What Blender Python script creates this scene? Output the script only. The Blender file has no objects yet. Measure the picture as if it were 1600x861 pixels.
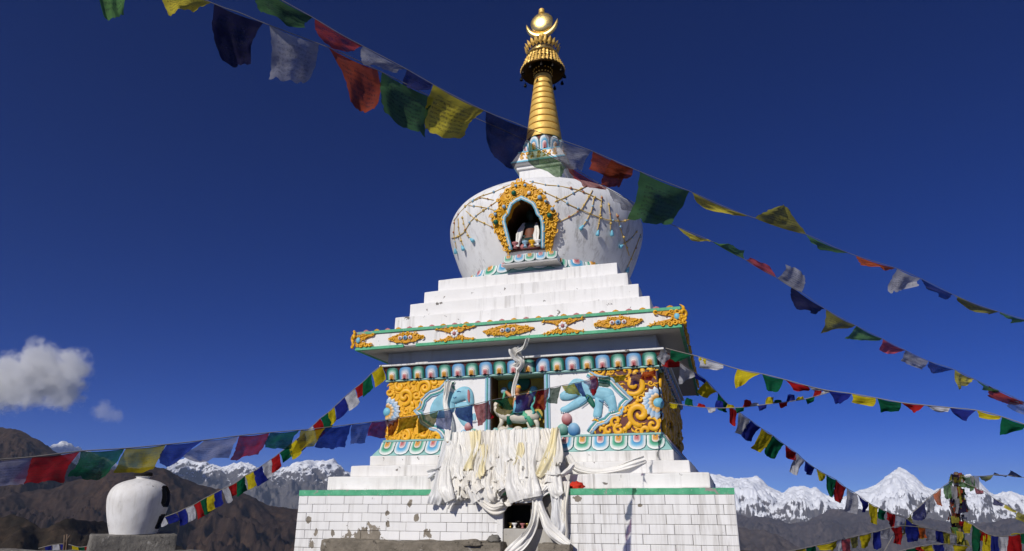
import bpy, bmesh, math, random
from mathutils import Vector, Matrix, noise
from mathutils.geometry import tessellate_polygon

scene = bpy.context.scene
COL = scene.collection
R = math.radians
rnd = random.Random(7)

# ---------------------------------------------------------------- camera
CAM = Vector((2.879, -11.712, 1.6))
PITCH, HEAD, FPX = R(19.04), R(16.98), 1029.0      # the stupa faces -Y; the camera stands a little to its right
cam_data = bpy.data.cameras.new('camera')
cam = bpy.data.objects.new('camera', cam_data)
COL.objects.link(cam)
cam.location = CAM
cam.rotation_euler = (math.pi / 2 + PITCH, 0, HEAD)
cam_data.sensor_width = 36
cam_data.lens = 36 * FPX / 1600
cam_data.clip_start = 0.1
cam_data.clip_end = 80000
scene.camera = cam

# ---------------------------------------------------------------- daylight
SUN_EL, SUN_AZ = 33.0, 16.0            # degrees; azimuth measured from -Y towards -X
TO_SUN = Vector((-math.sin(R(SUN_AZ)) * math.cos(R(SUN_EL)), -math.cos(R(SUN_AZ)) * math.cos(R(SUN_EL)), math.sin(R(SUN_EL))))
world = bpy.data.worlds.new('World')
scene.world = world
world.use_nodes = True
wn = world.node_tree
wn.nodes.clear()
sky = wn.nodes.new('ShaderNodeTexSky')
sky.sky_type = 'NISHITA'
sky.sun_disc = False
sky.sun_elevation = R(SUN_EL)
sky.sun_rotation = R(180 + SUN_AZ)
sky.altitude = 4500
sky.air_density = 0.6
sky.dust_density = 0.0
sky.ozone_density = 10.0
bg = wn.nodes.new('ShaderNodeBackground')
bg.inputs['Strength'].default_value = 0.078
grade = wn.nodes.new('ShaderNodeHueSaturation')      # the deep blue of the thin air, everywhere alike
grade.inputs['Hue'].default_value = 0.517
grade.inputs['Saturation'].default_value = 1.12
wout = wn.nodes.new('ShaderNodeOutputWorld')
wn.links.new(sky.outputs[0], grade.inputs['Color'])
wn.links.new(grade.outputs[0], bg.inputs[0])
wn.links.new(bg.outputs[0], wout.inputs[0])
sun_data = bpy.data.lights.new('sun', 'SUN')
sun_data.energy = 3.8
sun_data.angle = R(0.5)
sun_data.color = (1.0, 0.955, 0.89)
sun = bpy.data.objects.new('sun', sun_data)
COL.objects.link(sun)
sun.rotation_euler = (-TO_SUN).to_track_quat('-Z', 'Y').to_euler()
sun.location = (-6, -20, 20)
scene.view_settings.view_transform = 'Standard'
scene.view_settings.look = 'None'
scene.view_settings.exposure = 0.0
scene.view_settings.gamma = 1.0
scene.render.film_transparent = False
scene.cycles.use_denoising = True
scene.cycles.max_bounces = 8
scene.cycles.transparent_max_bounces = 24
scene.cycles.volume_bounces = 2
scene.cycles.volume_step_rate = 2.0
scene.cycles.volume_max_steps = 128

# ---------------------------------------------------------------- measuring from the camera
_cp, _sp, _ch, _sh = math.cos(PITCH), math.sin(PITCH), math.cos(HEAD), math.sin(HEAD)
C_RIGHT = Vector((_ch, _sh, 0))
C_FWD = Vector((-_sh * _cp, _ch * _cp, _sp))
C_UP = Vector((_sh * _sp, -_ch * _sp, _cp))
def ray(px, py):
    return C_FWD + C_RIGHT * ((px - 800) / FPX) + C_UP * ((430.5 - py) / FPX)
def at(px, py, d):                      # point seen at a pixel, d metres along the optical axis
    return CAM + ray(px, py) * d
def on_y(px, py, Y):                    # point seen at a pixel on the vertical plane y = Y
    r = ray(px, py)
    return CAM + r * ((Y - CAM.y) / r.y)
def on_z(px, py, Z):
    r = ray(px, py)
    return CAM + r * ((Z - CAM.z) / r.z)

# ---------------------------------------------------------------- objects
WL = {}                                  # world position of every Empty / part (nothing but shared pieces is rotated)
def tag(o, label=None, cat=None, group=None, kind=None):
    if label: o['label'] = label
    if cat: o['category'] = cat
    if group: o['group'] = group
    if kind: o['kind'] = kind
    return o
def thing(name, loc, label, cat, group=None):
    o = bpy.data.objects.new(name, None)
    COL.objects.link(o)
    o.location = loc
    o.empty_display_size = 0.1
    WL[o.name] = Vector(loc)
    return tag(o, label, cat, group)
def link(name, me, mat, parent=None, loc=None, rot=None, scale=None):
    """loc is a world position for a shared piece modelled round its own origin"""
    o = bpy.data.objects.new(name, me)
    COL.objects.link(o)
    if mat is not None and not me.materials: me.materials.append(mat)
    base = WL[parent.name] if parent is not None else Vector((0, 0, 0))
    if parent is not None: o.parent = parent
    if loc is None:
        WL[o.name] = base.copy()
    else:
        o.location = Vector(loc) - base
        WL[o.name] = Vector(loc)
    if rot: o.rotation_euler = rot
    if scale is not None: o.scale = (scale,) * 3 if isinstance(scale, (int, float)) else scale
    return o

class MB:
    """collects faces for ONE mesh"""
    def __init__(s): s.v, s.f, s.uv, s.sm, s.mi = [], [], [], [], []
    def add(s, verts, faces, uvs=None, smooth=False, mi=0):
        o = len(s.v)
        s.v += [Vector(p) for p in verts]
        for f in faces:
            s.f.append([i + o for i in f]); s.sm.append(smooth); s.mi.append(mi)
            s.uv.append([uvs[i] for i in f] if uvs else [(0, 0)] * len(f))
        return s
    def box(s, x0, x1, y0, y1, z0, z1, mi=0):
        v = [(x, y, z) for z in (z0, z1) for y in (y0, y1) for x in (x0, x1)]
        return s.add(v, [(0, 2, 3, 1), (4, 5, 7, 6), (0, 1, 5, 4), (2, 6, 7, 3), (0, 4, 6, 2), (1, 3, 7, 5)], mi=mi)
    def grid(s, fn, nu, nv, smooth=True, closed_u=False, skip=None, mi=0):
        nuv = nu if closed_u else nu + 1
        v = [fn(i / nu, j / nv) for j in range(nv + 1) for i in range(nuv)]
        uv = [(i / nu, j / nv) for j in range(nv + 1) for i in range(nuv)]
        f = []
        for j in range(nv):
            for i in range(nu):
                if skip and skip((i + .5) / nu, (j + .5) / nv): continue
                a, b = j * nuv + i, j * nuv + (i + 1) % nuv
                f.append((a, b, b + nuv, a + nuv))
        return s.add(v, f, uv, smooth, mi)
    def lathe(s, prof, seg, cx=0, cy=0, smooth=True, skip=None, mi=0):
        n = len(prof) - 1
        def fn(u, v):
            r, z = prof[round(v * n)]
            a = 2 * math.pi * u
            return Vector((cx + r * math.cos(a), cy + r * math.sin(a), z))
        return s.grid(fn, seg, n, smooth, True, skip, mi)
    def tube(s, pts, rad, seg=6, smooth=True, caps=True, mi=0):
        pts = [Vector(p) for p in pts]
        n = len(pts)
        rs = rad if isinstance(rad, (list, tuple)) else [rad] * n
        v, up = [], None
        for i, p in enumerate(pts):
            t = (pts[min(i + 1, n - 1)] - pts[max(i - 1, 0)])
            t = t.normalized() if t.length > 1e-9 else Vector((0, 0, 1))
            if up is None:
                up = Vector((0, 0, 1)) if abs(t.z) < .9 else Vector((0, 1, 0))
            a = t.cross(up); a = a.normalized() if a.length > 1e-6 else t.orthogonal().normalized()
            b = a.cross(t).normalized(); up = b
            for k in range(seg):
                w = 2 * math.pi * k / seg
                v.append(p + (a * math.cos(w) + b * math.sin(w)) * rs[i])
        f = [(i * seg + k, i * seg + (k + 1) % seg, (i + 1) * seg + (k + 1) % seg, (i + 1) * seg + k) for i in range(n - 1) for k in range(seg)]
        if caps:
            f.append(tuple(range(seg))[::-1]); f.append(tuple((n - 1) * seg + k for k in range(seg)))
        uv = [(k / seg, i / max(1, n - 1)) for i in range(n) for k in range(seg)]
        return s.add(v, f, uv, smooth, mi)
    def ball(s, c, r, seg=10, rings=6, mi=0):
        c = Vector(c); rx, ry, rz = (r, r, r) if isinstance(r, (int, float)) else r
        def fn(u, w):
            a, b = 2 * math.pi * u, math.pi * (w - .5)
            return c + Vector((rx * math.cos(a) * math.cos(b), ry * math.sin(a) * math.cos(b), rz * math.sin(b)))
        return s.grid(fn, seg, rings, True, True, None, mi)
    def prism(s, poly, y0, y1, mi=0):
        """poly of (x, z), extruded from y0 (front) to y1 (back)"""
        n = len(poly)
        v = [(p[0], y0, p[1]) for p in poly] + [(p[0], y1, p[1]) for p in poly]
        tri = tessellate_polygon([[Vector((p[0], p[1], 0)) for p in poly]])
        f = [tuple(t) for t in tri] + [tuple(i + n for i in t[::-1]) for t in tri]
        f += [(i, (i + 1) % n, n + (i + 1) % n, n + i) for i in range(n)]
        return s.add(v, f, mi=mi)
    def mesh(s, name, base=Vector((0, 0, 0)), fix=True):
        me = bpy.data.meshes.new(name)
        me.from_pydata([tuple(p - base) for p in s.v], [], s.f)
        me.polygons.foreach_set('use_smooth', s.sm)
        me.polygons.foreach_set('material_index', s.mi)
        uvl = me.uv_layers.new(name='UVMap')
        flat = [c for f in s.uv for t in f for c in t]
        uvl.data.foreach_set('uv', flat)
        if fix:
            bm = bmesh.new(); bm.from_mesh(me)
            bmesh.ops.recalc_face_normals(bm, faces=bm.faces)
            bm.to_mesh(me); bm.free()
        me.update()
        return me
    def build(s, name, mat, parent=None, fix=True):
        base = WL[parent.name] if parent is not None else Vector((0, 0, 0))
        me = s.mesh(name, base, fix)
        for m in (mat if isinstance(mat, (list, tuple)) else [mat]): me.materials.append(m)
        return link(name, me, None, parent)

def slab(x0, x1, y0, y1, z0, z1, bevel=.012, cell=.16, jit=.004, seed=0):
    """hand-plastered block: chamfered, finely cut and a little uneven"""
    bm = bmesh.new()
    bmesh.ops.create_cube(bm, size=1)
    for v in bm.verts:
        v.co = Vector((x0 + (v.co.x + .5) * (x1 - x0), y0 + (v.co.y + .5) * (y1 - y0), z0 + (v.co.z + .5) * (z1 - z0)))
    bmesh.ops.bevel(bm, geom=bm.edges[:], offset=bevel, segments=2, affect='EDGES', profile=.6)
    for ax, a, b in ((0, x0, x1), (1, y0, y1), (2, z0, z1)):
        n = max(1, int((b - a) / cell))
        for k in range(1, n):
            co = [0, 0, 0]; co[ax] = a + (b - a) * k / n
            no = [0, 0, 0]; no[ax] = 1
            bmesh.ops.bisect_plane(bm, geom=bm.verts[:] + bm.edges[:] + bm.faces[:], plane_co=co, plane_no=no)
    for v in bm.verts:
        v.co += noise.noise_vector(v.co * 2.3 + Vector((seed, 0, 0))) * jit + noise.noise_vector(v.co * 9 + Vector((seed, 5, 0))) * jit * .6
    return bm
def bm_build(name, bm, mat, parent=None):
    base = WL[parent.name] if parent is not None else Vector((0, 0, 0))
    for v in bm.verts: v.co -= base
    me = bpy.data.meshes.new(name); bm.to_mesh(me); bm.free()
    return link(name, me, mat, parent)

# ---------------------------------------------------------------- materials
def lin(r, g, b, k=1.0):
    f = lambda c: (c / 12.92 if c <= .04045 else ((c + .055) / 1.055) ** 2.4) * k
    return (f(r / 255), f(g / 255), f(b / 255), 1)
class NT:
    def __init__(s, name):
        s.m = bpy.data.materials.new(name); s.m.use_nodes = True
        s.t = s.m.node_tree; s.t.nodes.clear()
        s.out = s.n('OutputMaterial')
    def n(s, kind, **kw):
        nd = s.t.nodes.new('ShaderNode' + kind)
        for k, v in kw.items(): setattr(nd, k, v)
        return nd
    def l(s, a, b): s.t.links.new(a, b)
    def val(s, sock, v):
        if hasattr(v, 'links') or hasattr(v, 'is_linked'): s.l(v, sock)
        else: sock.default_value = v
    def noise(s, vec, scale, detail=4, rough=.6, dist=0):
        nd = s.n('TexNoise'); s.val(nd.inputs['Vector'], vec)
        nd.inputs['Scale'].default_value = scale; nd.inputs['Detail'].default_value = detail
        nd.inputs['Roughness'].default_value = rough; nd.inputs['Distortion'].default_value = dist
        return nd.outputs['Fac']
    def ramp(s, fac, stops, interp='LINEAR'):
        nd = s.n('ValToRGB'); s.l(fac, nd.inputs[0]); nd.color_ramp.interpolation = interp
        el = nd.color_ramp.elements
        while len(el) < len(stops): el.new(.5)
        for e, (p, c) in zip(el, stops):
            e.position = p
            e.color = c if isinstance(c, tuple) else (c, c, c, 1)
        return nd.outputs[0]
    def mix(s, fac, a, b, mode='MIX'):
        nd = s.n('Mix', data_type='RGBA', blend_type=mode)
        s.val(nd.inputs[0], fac); s.val(nd.inputs[6], a); s.val(nd.inputs[7], b)
        return nd.outputs[2]
    def math(s, op, a, b=0.0, clamp=False):
        nd = s.n('Math', operation=op, use_clamp=clamp); s.val(nd.inputs[0], a); s.val(nd.inputs[1], b)
        return nd.outputs[0]
    def pos(s, scale=(1, 1, 1)):
        g = s.n('NewGeometry'); mp = s.n('Mapping'); s.l(g.outputs['Position'], mp.inputs[0]); mp.inputs['Scale'].default_value = scale
        return mp.outputs[0]
    def bump(s, h, strength=.3, dist=.01):
        nd = s.n('Bump'); s.l(h, nd.inputs['Height']); nd.inputs['Strength'].default_value = strength; nd.inputs['Distance'].default_value = dist
        return nd.outputs[0]
    def bsdf(s, col, rough=.6, metal=0.0, normal=None, spec=.5):
        nd = s.n('BsdfPrincipled'); s.val(nd.inputs['Base Color'], col); s.val(nd.inputs['Roughness'], rough); s.val(nd.inputs['Metallic'], metal)
        nd.inputs['Specular IOR Level'].default_value = spec
        if normal: s.l(normal, nd.inputs['Normal'])
        s.l(nd.outputs[0], s.out.inputs[0])
        return nd

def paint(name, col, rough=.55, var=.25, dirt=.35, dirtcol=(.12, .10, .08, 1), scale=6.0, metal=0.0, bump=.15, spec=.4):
    """brushed paint, slightly blotchy, with grime in noise-shaped patches"""
    t = NT(name); p = t.pos()
    a = t.noise(p, scale, 5)
    c = t.mix(t.ramp(a, [(.3, 0.0), (.75, 1.0)]), tuple(x * (1 - var) for x in col[:3]) + (1,), col)
    d = t.noise(p, scale * 2.7, 6, .7)
    c = t.mix(t.math('MULTIPLY', t.ramp(d, [(.55, 0.0), (.72, 1.0)]), dirt), c, dirtcol)
    t.bsdf(c, rough, metal, t.bump(t.noise(p, scale * 8, 4), bump, .004), spec)
    return t.m
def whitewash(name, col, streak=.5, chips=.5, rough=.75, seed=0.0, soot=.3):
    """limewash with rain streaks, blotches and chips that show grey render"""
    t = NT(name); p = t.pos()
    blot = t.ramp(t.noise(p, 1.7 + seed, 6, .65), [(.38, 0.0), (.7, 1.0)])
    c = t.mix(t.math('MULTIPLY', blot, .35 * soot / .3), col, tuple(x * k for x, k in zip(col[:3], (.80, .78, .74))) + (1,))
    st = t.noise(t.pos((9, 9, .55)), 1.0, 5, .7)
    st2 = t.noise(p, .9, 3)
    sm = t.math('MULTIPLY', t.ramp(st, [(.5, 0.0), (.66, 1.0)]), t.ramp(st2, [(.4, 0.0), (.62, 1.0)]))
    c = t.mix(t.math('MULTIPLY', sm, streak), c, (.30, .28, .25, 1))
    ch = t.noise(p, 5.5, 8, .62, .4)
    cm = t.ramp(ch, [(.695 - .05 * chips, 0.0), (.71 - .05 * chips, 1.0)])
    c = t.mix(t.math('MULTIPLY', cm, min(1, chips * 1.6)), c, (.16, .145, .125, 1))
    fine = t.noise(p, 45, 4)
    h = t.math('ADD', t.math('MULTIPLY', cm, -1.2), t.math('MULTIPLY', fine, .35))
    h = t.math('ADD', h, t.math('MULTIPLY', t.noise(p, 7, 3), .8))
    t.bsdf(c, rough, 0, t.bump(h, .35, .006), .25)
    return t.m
M = {}
M['white'] = whitewash('whitewash', (.80, .79, .77, 1), .6, .85)
M['white_worn'] = whitewash('whitewash_worn', (.79, .78, .755, 1), .75, .9, seed=.4, soot=.6)
M['white_dome'] = whitewash('whitewash_dome', (.80, .80, .795, 1), .75, .25, seed=.9, soot=.4)
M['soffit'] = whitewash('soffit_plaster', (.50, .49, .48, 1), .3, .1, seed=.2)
M['frieze'] = whitewash('shaded_frieze_plaster', (.52, .56, .60, 1), .3, .1, seed=.2)  # grey-blue carries the shade under the cornice in its colour
M['green'] = paint('green_band_paint', lin(95, 190, 145, .85), .55, .15, .5, (.32, .31, .28, 1), 9)
M['teal'] = paint('teal_paint', lin(85, 185, 175, .8), .5, .2, .3)
M['pale_teal'] = paint('pale_teal_paint', lin(160, 212, 205, .8), .5, .15, .25)
M['blue'] = paint('sky_blue_paint', lin(128, 205, 230, .88), .5, .2, .2)
M['pale_blue'] = paint('pale_blue_paint', lin(165, 205, 230, .8), .5, .15, .2)
M['elephant'] = paint('elephant_blue_paint', lin(150, 212, 232, .88), .55, .3, .3, (.12, .30, .40, 1), 9)
M['deep_blue'] = paint('deep_blue_paint', lin(60, 130, 190, .8), .45, .2, .2)
M['deep_green'] = paint('deep_green_paint', lin(10, 110, 85, .8), .45, .2, .2)
M['pink'] = paint('pink_paint', lin(205, 130, 130, .8), .5, .2, .2)
M['gold'] = paint('gold_yellow_paint', lin(246, 184, 34, .95), .45, .2, .22, (.34, .14, .01, 1), 11, spec=.4)
M['ochre'] = paint('ochre_paint', lin(232, 164, 22, .85), .5, .3, .35, (.25, .09, .01, 1), 14, spec=.3)
M['maroon'] = paint('maroon_paint', lin(120, 62, 55, .8), .6, .3, .3)
M['wall_white'] = paint('panel_white_paint', (.80, .79, .78, 1), .6, .05, .25, (.45, .42, .38, 1), 3)
M['trim_white'] = paint('white_trim_paint', (.80, .79, .77, 1), .6, .06, .3, (.4, .38, .34, 1), 8)
M['dark_void'] = paint('near_black', (.012, .010, .009, 1), .9, .3, 0)  # near-black colour for the alcove lining, kiln inside and chimney cap
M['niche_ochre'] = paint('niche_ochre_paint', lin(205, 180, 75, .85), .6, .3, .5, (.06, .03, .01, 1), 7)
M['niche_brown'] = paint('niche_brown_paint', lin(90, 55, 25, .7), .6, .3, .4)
def petalmat(name, stops):
    t = NT(name); uv = t.n('UVMap'); sx = t.n('SeparateXYZ'); t.l(uv.outputs[0], sx.inputs[0])
    p = t.pos()
    f = t.math('ADD', sx.outputs[0], t.math('MULTIPLY', t.math('SUBTRACT', t.noise(p, 22, 3), .5), .12))
    c = t.ramp(f, stops)
    d = t.ramp(t.noise(p, 16, 6, .7), [(.58, 0.0), (.75, 1.0)])
    c = t.mix(t.math('MULTIPLY', d, .4), c, (.2, .17, .14, 1))
    t.bsdf(c, .5, 0, t.bump(t.noise(p, 50, 3), .15, .003), .4)
    return t.m
W = (.78, .76, .74, 1)
M['petal_green'] = petalmat('petal_green', [(.30, W), (.52, lin(150, 205, 185, .8)), (.72, lin(30, 130, 110, .8)), (.88, lin(20, 95, 85, .8)), (.985, (.05, .02, .02, 1))])
M['petal_blue'] = petalmat('petal_blue', [(.30, W), (.50, lin(190, 205, 225, .8)), (.70, lin(105, 170, 215, .8)), (.88, lin(90, 150, 200, .8)), (.985, (.07, .03, .04, 1))])
M['skirt_green'] = petalmat('skirt_green', [(.35, lin(30, 135, 95, .8)), (.58, lin(95, 185, 155, .8)), (.76, lin(205, 225, 215, .8)), (.92, W), (.97, lin(90, 160, 150, .7))])
M['skirt_blue'] = petalmat('skirt_blue', [(.35, lin(60, 150, 205, .8)), (.58, lin(115, 190, 222, .8)), (.76, lin(205, 222, 228, .8)), (.92, W), (.97, lin(90, 160, 160, .7))])
M['bud_orange'] = petalmat('bud_orange', [(.15, lin(215, 140, 25, .8)), (.6, lin(225, 175, 95, .8)), (.85, W), (.95, lin(190, 150, 130, .8))])
M['bud_pink'] = petalmat('bud_pink', [(.15, lin(195, 90, 95, .8)), (.6, lin(215, 165, 165, .8)), (.85, W), (.95, lin(150, 150, 165, .8))])
def goldmetal(name, rough, bumpy, c0, c1, metal):
    t = NT(name); p = t.pos()
    n1 = t.noise(p, 14, 5, .6)
    c = t.mix(t.ramp(n1, [(.35, 0.0), (.7, 1.0)]), c0, c1)
    t.bsdf(c, t.ramp(n1, [(.3, rough - .06), (.7, rough + .1)]), metal, t.bump(t.noise(p, 30, 3), bumpy, .006))
    return t.m
M['gilt'] = goldmetal('gilded_copper', .50, .10, lin(246, 204, 108, .95), lin(236, 186, 84, .9), .25)
M['gilt_bright'] = goldmetal('polished_gilt', .27, .08, lin(250, 222, 150, .9), lin(240, 200, 110, .9), .85)
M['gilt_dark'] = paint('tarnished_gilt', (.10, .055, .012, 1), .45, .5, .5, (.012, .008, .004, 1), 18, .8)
M['groove'] = paint('dark_red_groove', (.09, .022, .008, 1), .6, .3, 0)
M['bell'] = paint('dark_bronze', (.02, .015, .01, 1), .45, .4, 0, metal=.7)

# ================================================================ ground, hills, mountains, haze, cloud
def landmat(name, rock, rock2, grass, snow=None, snowline=0, spread=200, slope=.62, nscale=1 / 300):
    t = NT(name); p = t.pos()
    g = t.n('NewGeometry'); sx = t.n('SeparateXYZ'); t.l(g.outputs['Position'], sx.inputs[0])
    sn = t.n('SeparateXYZ'); t.l(g.outputs['Normal'], sn.inputs[0])
    a = t.noise(p, nscale, 8, .65)
    c = t.mix(t.ramp(a, [(.35, 0.0), (.65, 1.0)]), rock, rock2)
    b = t.noise(p, nscale * 2.6, 8, .7)
    c = t.mix(t.ramp(b, [(.45, 0.0), (.62, 1.0)]), c, grass)
    fine = t.noise(p, nscale * 8, 7, .72)
    c = t.mix(t.ramp(fine, [(.38, .85), (.58, 0.0)]), c, tuple(x * .45 for x in rock[:3]) + (1,))
    if snow:
        h = t.math('DIVIDE', t.math('SUBTRACT', sx.outputs[2], snowline), spread)
        h = t.math('ADD', h, t.math('MULTIPLY', t.math('SUBTRACT', b, .5), 3.2))
        h = t.math('ADD', h, t.math('MULTIPLY', t.math('SUBTRACT', fine, .5), .9))
        h = t.math('ADD', h, t.math('MULTIPLY', t.math('SUBTRACT', sn.outputs[2], slope), 2.6))
        c = t.mix(t.ramp(h, [(.36, 0.0), (.62, 1.0)]), c, snow)
    t.bsdf(c, .9, 0, t.bump(fine, .6, .12 / nscale / 8), .1)
    return t.m
M['snow_right'] = landmat('snowy_rock_east', (.16, .145, .14, 1), (.11, .10, .10, 1), (.14, .12, .10, 1), (.82, .84, .88, 1), -300, 320, .675)
M['snow_left'] = landmat('snowy_rock_west', (.14, .13, .13, 1), (.10, .095, .10, 1), (.13, .115, .10, 1), (.82, .84, .88, 1), 330, 260, .72)
M['foothill'] = landmat('bare_foothill', (.085, .070, .068, 1), (.055, .048, .050, 1), (.105, .084, .074, 1), nscale=1 / 300)
M['brown'] = landmat('dry_brown_slope', (.046, .029, .021, 1), (.030, .020, .0155, 1), (.066, .040, .025, 1), nscale=1 / 160)
M['dark_slope'] = landmat('dark_scrub_slope', (.034, .026, .018, 1), (.018, .016, .013, 1), (.05, .034, .022, 1), nscale=1 / 50)

def interp(pts, x):
    if x <= pts[0][0]: return pts[0][1]
    for (a, b), (c, d) in zip(pts, pts[1:]):
        if x <= c: return b + (d - b) * (x - a) / (c - a)
    return pts[-1][1]
def ridge(name, pts, dist, front, back, base, amp, fscale, mat, x0, x1, nx, nf=40, nb=8, seed=0, crest=.25, power=1.3):
    """a mountain ridge standing dist metres away: its crest follows the measured skyline, its flanks are eroded by ridged noise"""
    mb = MB()
    def fn(u, v):
        px = x0 + (x1 - x0) * u
        py = interp(pts, px)
        r = ray(px, py)
        hor = math.hypot(r.x, r.y)
        dx, dy, tz = r.x / hor, r.y / hor, r.z / hor
        wob = noise.noise(Vector((px * .006, seed, 0))) * front * .18
        k = v * (nf + nb)
        if k <= nf: q = 1 - (1 - k / nf) ** 1.8; off = -front * (1 - q); prof = q ** power
        else: q = (k - nf) / nb; off = back * q; prof = 1 - q ** 1.2
        d = dist + off + wob
        x, y = CAM.x + dx * d, CAM.y + dy * d
        zc = CAM.z + tz * (dist + wob)
        z = base + (zc - base) * prof
        P = Vector((x, y, 0)) / fscale + Vector((seed * 3.1, 0, seed))
        nz = noise.ridged_multi_fractal(P, .65, 2.15, 8, 1.0, 2.0) - 1.1
        n2 = noise.ridged_multi_fractal(P * 3.7 + Vector((9, 4, 1)), .6, 2.2, 6, 1.0, 2.0) - 1.1
        wgt = crest + (1 - crest) * min(1.0, abs(off) / (front * .25))
        return Vector((x, y, z + (nz * .75 + n2 * .22) * amp * wgt))
    mb.grid(fn, nx, nf + nb, True)
    return tag(mb.build(name, mat, None), kind='structure')

SKY_R = [(-600, 760), (400, 742), (640, 735), (900, 752), (1040, 748), (1108, 746), (1125, 742), (1145, 744), (1165, 744), (1185, 749), (1200, 759), (1222, 768), (1230, 760), (1240, 757), (1255, 760), (1268, 768), (1275, 764), (1284, 770), (1300, 777), (1318, 778), (1340, 768), (1355, 766), (1368, 760),
         (1382, 748), (1394, 739), (1406, 735), (1418, 739), (1432, 748), (1446, 762), (1460, 772), (1472, 766), (1486, 756), (1500, 748), (1516, 742), (1530, 752), (1546, 768), (1562, 773), (1580, 771), (1592, 777), (1610, 782), (1700, 765), (1800, 775), (2000, 760), (2300, 775)]
ridge('mountain_range_right', SKY_R, 12000, 4600, 1800, -1250, 260, 800, M['snow_right'], 820, 2100, 820, 150, 10, 3, .26, 1.15)
SKY_L = [(-900, 740), (-300, 720), (0, 712), (60, 706), (75, 700), (95, 694), (112, 698), (126, 706), (180, 730), (240, 738), (261, 731), (276, 726), (292, 721), (310, 723), (331, 728), (352, 731), (376, 727), (390, 728), (408, 735), (436, 738), (457, 728), (470, 725), (481, 721), (499, 723), (511, 722), (520, 720), (528, 725), (534, 731), (548, 735), (600, 745), (700, 738), (800, 750), (1000, 760)]
ridge('mountain_range_left', SKY_L, 11500, 4200, 1800, -1100, 300, 650, M['snow_left'], -700, 1060, 900, 150, 10, 11, .26, 1.15)
FOOT = [(200, 805), (470, 812), (700, 815), (1000, 806), (1150, 803), (1200, 812), (1235, 820), (1265, 814), (1300, 802), (1335, 794), (1362, 797), (1400, 806), (1450, 815), (1500, 826), (1540, 820), (1575, 812), (1620, 805), (1800, 800), (2200, 815)]
ridge('foothill_right', FOOT, 8200, 3200, 900, -1250, 260, 620, M['foothill'], 650, 2000, 520, 70, 8, 23, .2, 1.2)
FOOT2 = [(900, 815), (1100, 818), (1165, 824), (1205, 836), (1250, 852), (1300, 868), (1400, 880), (1500, 872), (1600, 850), (1750, 830), (2000, 820)]
ridge('foothill_near', FOOT2, 4600, 1500, 500, -900, 120, 300, M['foothill'], 900, 2000, 360, 50, 8, 31, .2, 1.2)
BR1 = [(-900, 690), (-400, 650), (-150, 665), (-40, 668), (0, 669), (18, 670), (33, 677), (51, 686), (64, 695), (85, 708), (110, 722), (150, 742), (190, 752), (240, 775), (300, 800), (420, 850)]
ridge('brown_hill_left', BR1, 3600, 1500, 500, -600, 105, 300, M['brown'], -800, 420, 560, 80, 8, 41, .14, 1.1)
BR2 = [(-900, 760), (-300, 770), (0, 775), (90, 762), (150, 742), (200, 731), (240, 731), (264, 738), (289, 750), (310, 759), (327, 763), (352, 766), (380, 771), (394, 780), (422, 791), (457, 796), (500, 801), (640, 815), (800, 830), (1000, 850)]
ridge('brown_hill_middle', BR2, 2900, 1300, 400, -560, 80, 230, M['brown'], -800, 1000, 720, 80, 8, 47, .14, 1.1)
BR3 = [(-700, 800), (-200, 805), (0, 809), (25, 811), (45, 818), (62, 829), (70, 832), (85, 822), (110, 814), (140, 811), (165, 815), (200, 830), (240, 846), (300, 862), (420, 880)]
ridge('dark_spur_left', BR3, 900, 420, 150, -190, 24, 60, M['dark_slope'], -700, 420, 260, 36, 8, 53, .2, 1.1)

def dirtmat():
    t = NT('terrace_earth'); p = t.pos()
    a = t.noise(p, .6, 7, .65)
    c = t.mix(t.ramp(a, [(.35, 0.0), (.65, 1.0)]), (.10, .08, .055, 1), (.16, .135, .10, 1))
    c = t.mix(t.ramp(t.noise(p, 5, 6, .7), [(.5, 0.0), (.65, 1.0)]), c, (.07, .065, .03, 1))
    t.bsdf(c, .9, 0, t.bump(t.noise(p, 12, 8, .7), .7, .03), .1)
    return t.m
M['earth'] = dirtmat()
def ground_fn(u, v):
    a = 2 * math.pi * u
    k = v * 40
    r = k * .75 if k <= 20 else 15 * (30000 / 15) ** ((k - 20) / 20)
    P = Vector((r * math.cos(a), r * math.sin(a), 0))
    drop = 0 if r < 17.5 else -1650 * (1 - math.exp(-(r - 17.5) / 1100)) - min(3.0, (r - 17.5) * .8)
    w = min(1, max(0, (r - 16) / 200))
    return P + Vector((0, 0, drop + noise.fractal(P * .25, 1, 2, 5) * .05 + noise.fractal(P / 260, 1, 2, 6) * 25 * w))
mb = MB(); mb.grid(ground_fn, 96, 40, True, True)
tag(mb.build('ground', M['earth']), kind='structure')

t = NT('thin_mountain_haze')
vol = t.n('VolumePrincipled'); vol.inputs['Color'].default_value = (.60, .75, 1.0, 1)
vol.inputs['Density'].default_value = 3.2e-5; vol.inputs['Anisotropy'].default_value = .1
t.l(vol.outputs[0], t.out.inputs['Volume'])
mb = MB(); mb.box(-21000, 21000, -21000, 21000, -2100, 860)
HAZE = tag(mb.build('haze', t.m), 'thin blue mountain haze filling the valley air', 'haze', kind='stuff')

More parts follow.
